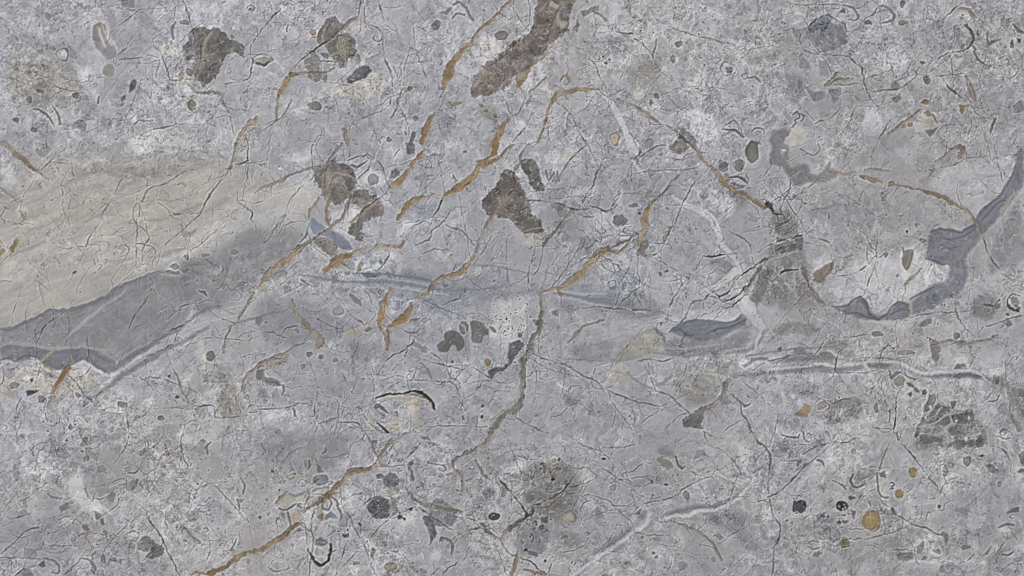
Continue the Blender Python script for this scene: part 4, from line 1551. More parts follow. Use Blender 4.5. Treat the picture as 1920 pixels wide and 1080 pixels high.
Q 130,130,135 1300,-100 1500,-200 1560,-60 1420,60
Q 134,134,138 1560,-160 1900,-360 2000,-240 1700,-60
Q 132,132,136 100,340 500,300 900,200 860,400 400,420
Q 144,143,146 500,240 900,80 1100,-20 1000,200 700,300
@ 1320 220 0.16667
B 120,119,121 720,260 780,160 830,130 1000,130 900,250 960,340 930,500 980,570 1060,530 1150,515 1190,560 1200,630 1280,650 1350,600 1400,510 1430,520 1410,600 1540,620 1500,670 1400,700 1280,740 1200,730 1020,780 960,690 920,610 870,560 740,520 735,460 770,360 760,310
M 188,184,178 900,270 960,200 1040,110 1140,115 1180,190 1140,230 1250,220 1130,290 1000,330 900,310
E 190,188,186 900,375,26,22
V 152,134,108 1420,622,30 1540,640,36 1700,620,14
V 140,122,104 1740,660,20 1830,680,40 1930,700,36
C 38,44,46 700,945 760,950 775,1000 805,1070 760,1045 700,1005
K 42,46,48 760,1020,22 800,1070,24
K 66,64,64 675,690,12 690,780,18
K 80,78,78 650,860,14 700,860,14
K 58,58,60 895,915,18 940,920,10
K 66,66,68 930,930,10 1000,1050,12
K 92,84,76 770,940,10 870,890,12 970,790,10
K 105,104,106 1060,860,12 1160,800,10 1240,720,12
A 112,110,108 1090,350,10 1180,410,12 1240,430,12 1310,360,10 1280,300,10
K 112,110,110 940,510,10 1090,430,14
A 100,98,98 540,160,10 580,125,16 660,130,14 680,180,8
A 100,98,98 240,90,8 330,30,14 400,100,12 450,220,12
A 105,104,104 250,140,10 360,150,22 440,230,16
@ 1320 400 0.16667
S 186,184,182 600,640 590,740 500,960 440,900 520,760
B 124,122,122 650,640 600,740 580,830 500,975 540,1060 640,1000 700,860 740,760 760,640
S 138,137,139 640,640 800,560 1100,480 1110,600 1080,900 980,960 800,980 640,1040 600,900
C 104,104,107 810,330 870,400 830,470 800,410
C 108,107,110 830,365 960,315 1110,240 1115,420 1050,410 900,460 850,440
C 108,106,106 810,270 880,280 960,310 820,330
K 68,67,68 980,290,12 1040,265,18 1120,235,14
K 72,70,70 820,290,10 900,230,14 980,205,8
K 96,93,92 800,160,20 900,110,26 1020,30,18
L 176,170,163 790,510,12 900,480,16 1040,420,12
V 128,116,98 640,570,16 700,515,34 790,500,20
K 60,58,60 850,690,10 900,650,18 1070,630,12
K 116,117,124 1100,540,24 1150,680,38 1180,820,34 1300,920,30 1370,1030,14
L 166,158,148 1085,620,20 1115,740,34 1170,860,40 1260,960,26
L 178,176,174 1020,680,18 1010,800,22 1050,930,14
W 194,193,194 440,600,40 330,680,70 200,780,60 0,880,70
W 206,205,207 370,830,50 450,960,90 540,1085,110
W 190,190,194 150,320,40 260,400,36 400,580,30
K 50,52,62 160,945,16 260,900,14 340,770,14
K 54,56,64 190,1000,12 300,975,26 400,920,28 460,850,14
V 116,106,96 450,870,16 560,730,28 640,600,28
K 54,56,64 310,1050,18 430,950,16
K 66,68,74 0,960,18 60,900,12
K 66,68,74 80,870,12 150,925,14
K 70,66,62 410,700,14 500,640,20 600,580,14
K 64,64,66 0,480,14 100,490,18 240,455,12
@ 1660 700 0.13889
S 126,124,123 540,560 700,430 860,440 1040,500 1240,480 1300,640 1380,900 1380,1010 800,1010 640,960 400,1020 380,900 480,680
C 108,106,105 540,440 600,280 640,290 690,260 690,330 650,420 600,500 530,540
C 112,111,112 590,600 640,480 720,410 735,480 690,520 660,590 600,640
C 112,109,109 700,580 740,500 800,450 870,450 880,530 780,580 690,640
C 108,107,109 880,560 1060,500 1180,500 1200,620 1190,680 1000,680 900,640
C 112,110,110 680,690 780,610 870,570 890,670 800,720 700,710
C 114,110,106 440,720 540,540 560,640 500,740 430,860 400,850
C 108,107,109 480,860 560,830 700,860 780,900 760,980 640,940 560,970 480,930
C 110,109,110 900,940 1060,920 1200,900 1230,980 1000,1000 820,1000
C 118,113,110 860,760 960,690 1070,740 1060,830 900,840
C 112,110,110 1230,960 1270,830 1330,900 1330,990 1250,1000
L 192,190,188 460,730,12 660,720,14
L 192,190,188 680,680,12 780,600,18 880,560,18 1030,520,12
L 190,188,186 870,560,10 895,660,12 820,740,10
L 190,188,186 590,620,10 680,560,14 735,490,10
E 200,200,202 550,600,12,26
E 200,200,202 600,460,18,30
E 200,200,202 1130,600,16,24
E 200,200,202 960,640,22,16
E 204,204,206 1100,880,24,26
E 200,200,202 910,870,20,22
E 198,198,200 1080,1000,16,14
E 196,196,198 520,810,20,12
L 188,186,184 1260,600,12 1340,740,18 1390,900,20 1390,1080,10
M 170,164,156 1390,740 1470,720 1450,960 1400,980
A 92,91,90 1530,850,12 1600,890,16 1690,870,12
Q 128,127,128 1680,200 1860,180 1880,420 1720,440
Q 128,127,128 1480,560 1780,560 1800,840 1520,860
@ 280 400 0.16667
C 128,128,131 230,600 290,560 340,600 300,640
C 122,122,126 190,650 240,640 230,670
C 124,124,128 250,655 340,650 360,690 280,680
C 126,126,130 370,640 460,625 400,670
L 190,188,184 140,685,14 280,700,24 360,708,14
E 132,132,136 415,490,26,32
E 134,134,138 290,600,44,30
A 104,104,108 560,885,8 620,892,24 640,935,14
S 192,192,194 340,980 480,960 470,1040 320,1080
K 112,111,112 320,1060,10 460,1015,12
L 128,128,132 880,660,20 800,800,24 700,960,14
L 152,146,140 880,700,20 820,760,24 740,880,14
K 120,120,122 1520,920,10 1720,800,10
K 112,112,114 1380,180,12 1390,230,16 1340,300,16
K 112,113,116 1420,130,10 1480,60,14 1540,10,10
K 125,125,128 1500,150,14 1600,100,12 1720,90,10
E 130,126,120 960,430,40,36
@ 580 280 0.17595
C 100,97,96 320,150 380,140 460,200 500,320 520,380 490,440 420,440 360,330 430,240 320,190
L 170,160,150 200,340,14 300,260,26 420,280,22 480,330,10
S 194,194,196 430,590 530,620 540,690 460,680
S 190,190,193 520,230 780,260 780,460 640,440 540,380
A 112,112,113 420,120,12 520,80,14 640,60,12
A 105,105,106 430,170,12 520,185,16 620,120,12
K 100,98,98 510,320,14 600,240,14 690,130,12
L 196,195,194 560,280,12 680,140,20 740,20,16
@ 0 0 1
S 177,172,167 0,470 150,440 300,425 420,405 500,370 590,345 580,420 480,425 400,465 300,500 210,530 130,570 60,595 0,608
S 182,181,180 330,470 450,400 590,340 590,400 480,425 400,462 300,498
S 128,125,124 1452,385 1498,392 1506,440 1458,452
Q 112,110,110 975,880 1040,870 1085,890 1080,960 1020,965 985,940
K 92,90,90 1482,335,3 1478,362,3 1462,392,4 1474,420,3
K 110,108,108 1500,398,2 1492,420,3 1470,438,2
L 202,201,202 170,945,6 140,935,4 125,940,1
L 202,201,202 170,945,6 160,920,4 152,905,1
L 202,201,202 170,945,6 200,957,6 214,968,1
L 202,201,202 170,945,6 176,968,4 178,982,1
L 202,201,202 170,945,6 150,958,4 138,972,1
L 202,201,202 170,945,6 190,932,3 205,925,1
S 190,190,192 146,920 175,925 205,955 180,970 150,955
@ 0 0 1
L 122,124,131 560,515,3 640,528,5 740,530,5 840,545,4 930,540,2
L 184,184,188 560,522,2 640,536,3 740,539,3 840,553,3
L 126,128,134 1040,548,3 1120,566,5 1200,578,5 1260,592,3
L 186,186,190 1050,556,2 1130,574,3 1210,586,3
L 134,134,138 1060,672,2 1140,678,3 1190,670,2
L 132,132,136 1220,660,2 1290,668,4 1340,658,3 1400,648,2
L 178,178,181 1200,650,2 1280,654,3 1350,645,2
L 130,130,134 1400,668,3 1480,655,4 1560,650,3
L 120,121,127 430,612,4 480,596,5 540,580,3
L 184,184,187 300,640,3 380,606,4 460,588,3
"""
RELIEF = 0.6
CRISP = 1.25
CHROMA = 0.86
NAMED = {'o': (150, 122, 80), 'k': (76, 71, 67), 'K': (44, 44, 48)}

# ------------------------------------------------------------------ grid of the stone face
STEP = 1.5
def axis(lo, hi, lim):
    core = np.arange(lo, hi + STEP * 0.5, STEP)
    out, g, x = [], STEP, hi
    while x < lim:
        g = min(g * 1.2, 8.0); x += g; out.append(x)
    up = np.array(out); dn = lo - (up - hi)
    return np.concatenate([dn[::-1], core, up])
ax = axis(-15.0, 1935.0, 2330.0)
ay = axis(-15.0, 1095.0, 1480.0)
NX, NY = len(ax), len(ay)
PX, PY = np.meshgrid(ax.astype(np.float32), ay.astype(np.float32))
rng = np.random.default_rng(11)

LAT = [rng.random((256, 256), dtype=np.float32) for _ in range(8)]
def vnoise(x, y, k=0):
    L = LAT[k % 8]
    xi = np.floor(x); yi = np.floor(y)
    fx = x - xi; fy = y - yi
    fx = fx * fx * (3 - 2 * fx); fy = fy * fy * (3 - 2 * fy)
    a = xi.astype(np.int32) & 255; b = yi.astype(np.int32) & 255
    a1 = (a + 1) & 255; b1 = (b + 1) & 255
    return ((L[b, a] * (1 - fx) + L[b, a1] * fx) * (1 - fy)
            + (L[b1, a] * (1 - fx) + L[b1, a1] * fx) * fy) * 2 - 1
def fbm(x, y, s, k=0, oct=4, rough=0.55):
    t = 0; amp = 1.0; tot = 0
    for i in range(oct):
        f = (2.03 ** i) / s
        t = t + amp * vnoise(x * f + 17.3 * i + 5.1 * k, y * f + 9.7 * i + 3.3 * k, k + i)
        tot += amp; amp *= rough
    return t / tot
def sstep(a, b, x):
    t = np.clip((x - a) / (b - a), 0, 1)
    return t * t * (3 - 2 * t)

# ragged coordinates, so that every drawn outline wanders as broken stone does
WX = PX + 1.5 * vnoise(PX / 9, PY / 9, 1) + 1.0 * vnoise(PX / 4, PY / 4, 2) + 1.6 * vnoise(PX / 23, PY / 23, 3)
WY = PY + 1.5 * vnoise(PX / 9, PY / 9, 4) + 1.0 * vnoise(PX / 4, PY / 4, 5) + 1.6 * vnoise(PX / 23, PY / 23, 6)
SX = PX + 16 * fbm(PX, PY, 60, 1, 4); SY = PY + 16 * fbm(PX, PY, 60, 4, 4)
FINE = fbm(PX, PY, 5.0, 2, 3, 0.7)
MID = fbm(PX, PY, 26, 5, 4)

def box(x0, y0, x1, y1, pad):
    i0 = np.searchsorted(ax, x0 - pad); i1 = np.searchsorted(ax, x1 + pad)
    j0 = np.searchsorted(ay, y0 - pad); j1 = np.searchsorted(ay, y1 + pad)
    return slice(max(j0, 0), max(j1, j0 + 1)), slice(max(i0, 0), max(i1, i0 + 1))

def smooth(P, step=3.5):
    P = np.asarray(P, dtype=np.float64)
    if len(P) < 3:
        n = max(int(np.hypot(*(P[-1, :2] - P[0, :2])) / 8), 1)
        t = np.linspace(0, 1, n + 1)[:, None]
        return P[:1] * (1 - t) + P[-1:] * t
    Q = np.vstack([2 * P[0] - P[1], P, 2 * P[-1] - P[-2]])
    out = []
    for i in range(1, len(Q) - 2):
        p0, p1, p2, p3 = Q[i - 1], Q[i], Q[i + 1], Q[i + 2]
        n = max(int(np.hypot(*(p2[:2] - p1[:2])) / step), 1)
        t = np.arange(n)[:, None] / n
        # half way between straight and curved: stone veins keep their kinks
        cr = 0.5 * ((2 * p1) + (p2 - p0) * t + (2 * p0 - 5 * p1 + 4 * p2 - p3) * t ** 2 + (3 * p1 - p0 - 3 * p2 + p3) * t ** 3)
        ln = p1 * (1 - t) + p2 * t
        out.append(0.6 * cr + 0.4 * ln)
    out.append(P[-1:])
    R = np.vstack(out)
    R[:, 2] = np.maximum(R[:, 2], 0.4)
    return R

def stroke_field(P, pad, wx, wy):
    """distance outside the stroke's edge, position across it and along it."""
    sl = box(P[:, 0].min(), P[:, 1].min(), P[:, 0].max(), P[:, 1].max(), pad + P[:, 2].max())
    sh = PX[sl].shape
    sd = np.full(sh, 1e3, np.float32); u = np.zeros(sh, np.float32); along = np.zeros(sh, np.float32)
    j0, i0 = sl[0].start, sl[1].start
    cum = 0.0
    for c in range(0, len(P) - 1, 6):
        seg = P[c:c + 7]
        s2 = box(seg[:, 0].min(), seg[:, 1].min(), seg[:, 0].max(), seg[:, 1].max(), pad + seg[:, 2].max() + 4)
        s2 = (slice(max(s2[0].start, j0), min(s2[0].stop, sl[0].stop)), slice(max(s2[1].start, i0), min(s2[1].stop, sl[1].stop)))
        if s2[0].stop <= s2[0].start or s2[1].stop <= s2[1].start:
            cum += np.hypot(np.diff(seg[:, 0]), np.diff(seg[:, 1])).sum(); continue
        lo = (slice(s2[0].start - j0, s2[0].stop - j0), slice(s2[1].start - i0, s2[1].stop - i0))
        X = wx[s2]; Y = wy[s2]
        for a, b in zip(seg[:-1], seg[1:]):
            dx, dy = b[0] - a[0], b[1] - a[1]
            L2 = dx * dx + dy * dy + 1e-6; L = math.sqrt(L2)
            t = np.clip(((X - a[0]) * dx + (Y - a[1]) * dy) / L2, 0, 1)
            ex = X - a[0] - t * dx; ey = Y - a[1] - t * dy
            d = np.sqrt(ex * ex + ey * ey)
            hw = (a[2] + (b[2] - a[2]) * t) * 0.5
            s = d - hw
            m = s < sd[lo]
            sd[lo] = np.where(m, s, sd[lo])
            u[lo] = np.where(m, (ex * -dy + ey * dx) / L / np.maximum(hw, 0.3), u[lo])
            along[lo] = np.where(m, cum + t * L, along[lo])
            cum += L
    return sl, sd, u, along

def poly_field(P, pad, wx, wy):
    P = np.asarray(P, dtype=np.float64)
    sl = box(P[:, 0].min(), P[:, 1].min(), P[:, 0].max(), P[:, 1].max(), pad)
    X = wx[sl]; Y = wy[sl]
    d2 = np.full(X.shape, 1e9, np.float32); inside = np.zeros(X.shape, bool)
    for a, b in zip(P, np.roll(P, -1, axis=0)):
        dx, dy = b - a
        t = np.clip(((X - a[0]) * dx + (Y - a[1]) * dy) / (dx * dx + dy * dy + 1e-6), 0, 1)
        d2 = np.minimum(d2, (X - a[0] - t * dx) ** 2 + (Y - a[1] - t * dy) ** 2)
        c = (a[1] > Y) != (b[1] > Y)
        with np.errstate(divide='ignore', invalid='ignore'):
            inside ^= c & (X < (b[0] - a[0]) * (Y - a[1]) / (dy if dy else 1e-9) + a[0])
    d = np.sqrt(d2)
    return sl, np.where(inside, -d, d)

def rounded(P):
    """one round of corner cutting"""
    P = np.asarray(P, dtype=np.float64); Q = np.roll(P, -1, axis=0)
    return np.stack([0.78 * P + 0.22 * Q, 0.22 * P + 0.78 * Q], 1).reshape(-1, 2)

# ------------------------------------------------------------------ read the features
feats = []
ox = oy = 0
for line in DATA.strip().splitlines():
    w = line.split()
    if w[0] == '@':
        ox, oy = float(w[1]), float(w[2]); sc = float(w[3]) if len(w) > 3 else 0.25; continue
    col = NAMED.get(w[1]) or tuple(float(c) for c in w[1].split(','))
    pts, last = [], 8.0
    for p in w[2:]:
        v = [float(c) for c in p.split(',')]
        if w[0] in 'ER':
            pts = [ox + v[0] * sc, oy + v[1] * sc] + [c * sc for c in v[2:]]
        else:
            if len(v) > 2: last = v[2]
            pts.append((ox + v[0] * sc, oy + v[1] * sc, last * sc))
    feats.append((w[0], np.array(col, np.float32), pts))

# ------------------------------------------------------------------ colour, relief and ownership of every point
C = np.empty((NY, NX, 3), np.float32)
H = np.zeros((NY, NX), np.float32)
LAB = np.zeros((NY, NX), np.int32)
DEN = np.ones((NY, NX), np.float32)
parts = [('stone_face', None)]

base = np.array((163.3, 162.4, 166.6), np.float32)
big = fbm(SX, SY, 210, 0, 4)
C[:] = base + (big * 15)[..., None]
warm = fbm(PX, PY, 300, 6, 3)
C += warm[..., None] * np.array((3.0, 0.6, -3.5), np.float32)

def blend(sl, col, a):
    C[sl] += (col - C[sl]) * a[..., None]
def claim(sl, m, name):
    c = C[sl][m].mean(axis=0) if m.any() else np.zeros(3)
    warmth = float(c[0] - c[2]); lum = float(c.mean())
    word = None
    if warmth > 32: word = 'ochre'
    elif warmth > 14: word = 'brown'
    elif lum < 75: word = 'black'
    elif lum > 178: word = 'off-white'
    elif lum < 120: word = 'dark grey'
    noun = {'vein': 'mineral vein running through the stone', 'calcite_vein': 'calcite vein', 'clast': 'angular clast set in the stone',
            'nodule': 'rounded nodule', 'fossil': 'fossil fragment', 'shell_edge': 'curved shell edge'}.get(name)
    parts.append((name, f'{word} {noun}' if word and noun else None))
    LAB[sl][m] = len(parts) - 1

for kind, col, pts in feats:                      # soft tints first
    if kind != 'S': continue
    P = rounded(np.array(pts)[:, :2])
    fe = float(np.clip(0.07 * math.sqrt(np.ptp(P[:, 0]) * np.ptp(P[:, 1])), 5, 34))
    sl, sd = poly_field(P, 24 + fe, SX, SY)
    sd = sd + 3.5 * FINE[sl] + 0.35 * fe * MID[sl]
    a = sstep(fe * 0.9, -fe * 1.1, sd)
    blend(sl, col + (col.mean() - 160) * 0.10 + 5 * MID[sl][..., None], 0.88 * a)

for kind, col, pts in feats:                      # mottled stains
    if kind != 'Q': continue
    sl, sd = poly_field(rounded(np.array(pts)[:, :2]), 20, SX, SY)
    n0 = fbm(WX[sl], WY[sl], 13, 5, 4, 0.7)
    a = sstep(9, -11, sd + 14 * n0) * sstep(-0.3, 0.5, n0 + 0.12)
    blend(sl, col + 26 * fbm(WX[sl], WY[sl], 8, 1, 3)[..., None], 0.72 * a)

# strata: soft streaks along the bedding, in the zones that show it
for kind, col, pts in feats:
    if kind != 'Z': continue
    ang, amp, sc = math.radians(float(col[0])), float(col[1]), float(col[2])
    sl, sd = poly_field(rounded(np.array(pts)[:, :2]), 40, SX, SY)
    a = sstep(16, -16, sd)
    bx, by = PX[sl] + 0.8 * (SX[sl] - PX[sl]), PY[sl] + 0.55 * (SY[sl] - PY[sl])
    lng = bx * math.cos(ang) - by * math.sin(ang); acr = bx * math.sin(ang) + by * math.cos(ang)
    st = fbm(lng / 7.0, acr, sc, 2, 5, 0.62)
    tt = st * 5 + 10; lo = np.floor(tt); f = tt - lo          # crisp laps between streaks
    lap = np.exp(-((f - 0.06) / 0.07) ** 2)
    C[sl] += (a * amp * (st * 1.9 + 0.35 * np.sin(lo * 2.4)))[..., None] * np.array((1.0, 0.97, 0.92), np.float32)
    C[sl] -= (a * amp * 0.55 * lap * sstep(-0.1, 0.4, MID[sl] + 0.1))[..., None]
    H[sl] += a * amp * 0.03 * st

# cells: pale and dark grains of all sizes packed in the mud
def cells(s, seed, jx, jy):
    g = np.random.default_rng(seed)
    n = 512
    jit = g.random((n, n, 2)).astype(np.float32); val = g.random((n, n)).astype(np.float32)
    x = jx / s + 40; y = jy / s + 40
    xi = np.floor(x).astype(np.int32); yi = np.floor(y).astype(np.int32)
    best = np.full(x.shape, 9.0, np.float32); sec = best.copy(); v = np.zeros_like(best)
    for dj in (-1, 0, 1):
        for di in (-1, 0, 1):
            a = (xi + di) % n; b = (yi + dj) % n
            q = jit[b, a]
            d = (xi + di + q[..., 0] - x) ** 2 + (yi + dj + q[..., 1] - y) ** 2
            m = d < best
            sec = np.where(m, best, np.minimum(sec, d)); v = np.where(m, val[b, a], v); best = np.where(m, d, best)
    return v, np.sqrt(sec) - np.sqrt(best)

# smooth zones (less shell hash): centre x, y, radii, density
for cx, cy, rx, ry, dn in ((250, 430, 330, 140, .25), (140, 560, 240, 70, .3), (230, 600, 300, 90, .25), (520, 390, 130, 70, .35),
                           (1130, 800, 220, 70, .45), (1330, 770, 130, 80, .5), (600, 650, 190, 110, .45), (1640, 400, 160, 90, .55),
                           (1800, 330, 110, 70, .45), (1860, 450, 80, 90, .45), (70, 1000, 130, 70, .4), (560, 850, 120, 60, .45),
                           (880, 500, 170, 90, .5), (1230, 620, 200, 60, .5), (1500, 620, 140, 70, .5), (190, 890, 60, 60, .4),
                           (1150, 960, 160, 60, .5), (1240, 880, 110, 60, .6), (1870, 960, 90, 60, .5), (1690, 860, 60, 50, .5),
                           (1080, 560, 90, 40, .6), (1370, 1010, 110, 40, .6), (470, 330, 60, 60, .8), (1480, 290, 60, 50, .4),
                           (1560, 740, 90, 40, .55), (560, 590, 80, 60, .4), (1100, 370, 90, 60, .7), (1350, 450, 120, 70, .7)):
    q = np.sqrt(((SX - cx) / rx) ** 2 + ((SY - cy) / ry) ** 2)
    DEN *= 1 - (1 - dn) * sstep(1.25, 0.7, q)
DEN *= np.clip(0.72 + 0.85 * fbm(PX, PY, 85, 3, 3), 0.12, 1.3)

# bands, clasts, fossils, nodules: bodies with an outline
ring_jobs = []
for kind, col, pts in feats:
    if kind in 'BCM':
        P = np.array(pts)[:, :2]
        if kind != 'C': P = rounded(P)
        big_one = np.ptp(P[:, 0]) * np.ptp(P[:, 1]) > 900
        area = np.ptp(P[:, 0]) * np.ptp(P[:, 1])
        kx = (1.9 if area > 4000 else 0.9) if kind == 'C' else (0.6 if kind == 'M' else 1.0)
        sl, sd = poly_field(P, 16, PX + kx * (WX - PX), PY + kx * (WY - PY))
        if kind == 'C' and area > 4000: sd = sd + 3.0 * FINE[sl] + 2.2 * MID[sl]
        elif kind == 'C': sd = sd + 0.9 * FINE[sl]
        soft = 3.2 if kind == 'B' else 1.3
        a = np.clip(0.5 - sd / (2 * soft), 0, 1)
        edge = 0.75 if kind == 'B' else 0.93
        tex = 1 + (0.10 if kind == 'C' else 0.05) * MID[sl] + (0.09 if kind == 'C' else 0.045) * FINE[sl]
        fill = col * tex[..., None]
        if kind == 'C' and big_one:
            pale = sstep(0.10, 0.55, fbm(WX[sl], WY[sl], 22, 6, 3))[..., None]
            fill = fill + pale * np.array((20, 17, 13), np.float32)
            sh = sstep(-0.05, -0.4, fbm(WX[sl], WY[sl], 40, 3, 3))[..., None]
            fill = fill + sh * np.array((-12, -10, -7), np.float32)
            q = fbm(WX[sl] + 30, WY[sl], 24, 2, 3)
            fill = fill + (np.exp(-(q / 0.03) ** 2) * 28)[..., None]
            q = fbm(WX[sl], WY[sl] + 70, 15, 4, 2)
            fill = fill + (np.exp(-(q / 0.05) ** 2) * 11 - np.exp(-((q - 0.2) / 0.05) ** 2) * 18)[..., None]
        if kind == 'B':
            streak = fbm(PX[sl] + PY[sl] * 0.6, (PY[sl] + 0.45 * PX[sl]) * 4, 60, 2, 4)
            lay = np.sin(-sd * 0.62 + 3.2 * MID[sl] + 1.5 * fbm(PX[sl], PY[sl], 45, 1, 2)) * np.exp(np.minimum(sd, 0) / 30)
            fill = fill + (9 * streak + 8 * lay - 12 * np.exp(-((sd + 2.5) / 2.2) ** 2))[..., None]
            C[sl] += (14 * np.exp(-((sd - 4.0) / 2.2) ** 2) * sstep(-0.4, 0.3, MID[sl]))[..., None]
        if kind != 'B':
            rim = np.exp(-((sd - 2.6) / 1.7) ** 2) * (0.5 + 0.5 * vnoise(PX[sl] / 12, PY[sl] / 12, 5))
            C[sl] += rim[..., None] * 20
        if kind == 'C' and area > 1500: edge = np.clip(0.95 + 0.35 * fbm(WX[sl], WY[sl], 12, 7, 3), 0.5, 0.98)
        blend(sl, fill, a * edge)
        if kind == 'C':
            H[sl] += -0.7 * a + 0.5 * np.exp(-((sd - 2.0) / 1.6) ** 2)
            DEN[sl] *= 1 - 0.45 * a
        elif kind == 'M':
            H[sl] += 0.8 * a
            DEN[sl] *= 1 - 0.6 * a
        else:
            H[sl] += -0.3 * a
            DEN[sl] *= 1 - 0.7 * a
        claim(sl, a > 0.5, {'B': 'band', 'C': 'clast', 'M': 'fossil'}[kind])
    elif kind == 'E':
        cx, cy, rx, ry = pts[:4]
        t = np.linspace(0, 2 * np.pi, 22, endpoint=False)
        am = 0.035 if col[0] - col[2] > 40 or max(rx, ry) > 9 else 0.10
        wob = 1 + am * np.sin(3 * t + cx) + am * np.cos(2 * t + cy) + 0.6 * am * np.sin(5 * t + cx + cy)
        P = np.stack([cx + rx * np.cos(t) * wob, cy + ry * np.sin(t) * wob], 1)
        k = 0.7
        sl, sd = poly_field(P, 8, PX + (WX - PX) * k, PY + (WY - PY) * k)
        a = np.clip(0.5 - sd / 1.8, 0, 1)
        q = np.clip(-sd / max(min(rx, ry), 1), 0, 1)
        fill = col * (0.90 + 0.16 * sstep(0, 0.6, q) + 0.07 * FINE[sl] + 0.07 * MID[sl])[..., None]
        rim = np.exp(-((sd - 1.8) / 1.3) ** 2)
        C[sl] += rim[..., None] * (14 if min(rx, ry) > 3 else 8)
        blend(sl, fill, a * 0.95)
        dark = col.mean() < 112
        H[sl] += (-1.6 if dark else 0.9) * a * sstep(0, 0.5, q)
        DEN[sl] *= 1 - 0.8 * a
        claim(sl, a > 0.45, 'pit' if (dark and max(rx, ry) < 5.2) else 'nodule')  # the white ellipse at the bone's tip is a painted glint

# ------------------------------------------------------------------ shell hash: many small strokes splatted on the grid
def splat(n, length, curve, seed, den_pow=1.0, jitter=0.0):
    g = np.random.default_rng(seed)
    cx = g.uniform(-300, 2220, n * 3); cy = g.uniform(-300, 1380, n * 3)
    ii = np.clip(np.searchsorted(ax, cx), 0, NX - 1); jj = np.clip(np.searchsorted(ay, cy), 0, NY - 1)
    clump = np.clip(0.5 + 1.1 * CLUMP[jj, ii], 0.04, 1.3)
    keep = g.random(n * 3) < (np.clip(DEN[jj, ii], 0, 1.3) ** den_pow * clump) * 0.62
    cx, cy, jj, ii = cx[keep][:n], cy[keep][:n], jj[keep][:n], ii[keep][:n]
    m = len(cx)
    L = length[0] + (length[1] - length[0]) * g.random(m) ** 2.2
    ang = FLOW[jj, ii] + g.normal(0, 1.0, m)
    kap = g.normal(0, curve, m) / L
    K = int(length[1] / 0.9) + 2
    s = np.linspace(-0.5, 0.5, K)[None, :] * L[:, None]
    th = ang[:, None] + kap[:, None] * s
    st = np.concatenate([np.zeros((m, 1)), np.diff(s, axis=1)], 1)
    x = cx[:, None] + np.cumsum(np.cos(th) * st, 1) - np.cos(ang)[:, None] * L[:, None] / 2
    y = cy[:, None] + np.cumsum(np.sin(th) * st, 1) - np.sin(ang)[:, None] * L[:, None] / 2
    if jitter: x = x + g.normal(0, jitter, x.shape); y = y + g.normal(0, jitter, y.shape)
    wt = (0.35 + 0.65 * g.random(m))[:, None] * np.sqrt(np.clip(1.15 - (np.linspace(-1, 1, K) ** 2), 0, 1))[None, :]
    wt = wt * np.minimum(1, (L / K / 1.1))[:, None] * 1.25
    fx = np.interp(x.ravel(), ax, np.arange(NX)); fy = np.interp(y.ravel(), ay, np.arange(NY))
    wt = wt.ravel()
    out = np.zeros(NY * NX, np.float32)
    i = np.floor(fx).astype(np.int64); j = np.floor(fy).astype(np.int64)
    ok = (i < NX - 1) & (j < NY - 1)
    i, j, fx, fy, wt = i[ok], j[ok], fx[ok], fy[ok], wt[ok]
    u = fx - i; v = fy - j
    for di, dj, ww in ((0, 0, (1 - u) * (1 - v)), (1, 0, u * (1 - v)), (0, 1, (1 - u) * v), (1, 1, u * v)):
        out += np.bincount((j + dj) * NX + i + di, weights=wt * ww, minlength=NX * NY).astype(np.float32)
    return np.clip(out.reshape(NY, NX), 0, 1.25)

CLUMP = fbm(PX, PY, 34, 7, 3)
FLOW = 1.6 + 5 * fbm(PX, PY, 120, 3, 2)
dark1 = splat(22000, (3, 14), 2.0, 1)
dark2 = splat(1500, (14, 60), 0.9, 2, 0.6, 0.3)
lite1 = splat(22000, (3, 14), 2.0, 3)
dots = splat(9000, (1.0, 2.6), 0.2, 4)
blob = splat(3200, (2.0, 5), 2.5, 5)
flecks = splat(4500, (1.5, 4), 1.0, 6)

v1, e1 = cells(11, 21, WX + 0.4 * (SX - PX), WY + 0.4 * (SY - PY))
v2, e2 = cells(31, 22, SX, SY)
dm = np.clip(DEN, 0, 1.2)
C += ((v1 - 0.5) * 7 * dm + (v2 - 0.5) * 9 * (0.35 + 0.65 * dm))[..., None]
C -= (7 * np.exp(-(e1 / 0.07) ** 2) * dm * (v1 > 0.4))[..., None]
H += ((v1 - 0.5) * 0.5 * dm)
# worm-like wrinkles
n1 = fbm(PX + 2.2 * (WX - PX), PY + 2.2 * (WY - PY), 9.5, 4, 2)
wr = np.exp(-(n1 / 0.085) ** 2) * sstep(-0.25, 0.35, CLUMP)
n2 = fbm(PX + 2.0 * (WX - PX), PY + 2.0 * (WY - PY), 13, 7, 2)
wl = np.exp(-((n2 - 0.1) / 0.085) ** 2) * sstep(0.25, -0.35, CLUMP)
C -= (wr * 15 * dm)[..., None]
C += (wl * 13 * dm)[..., None]
H += -0.7 * wr * dm + 0.6 * wl * dm

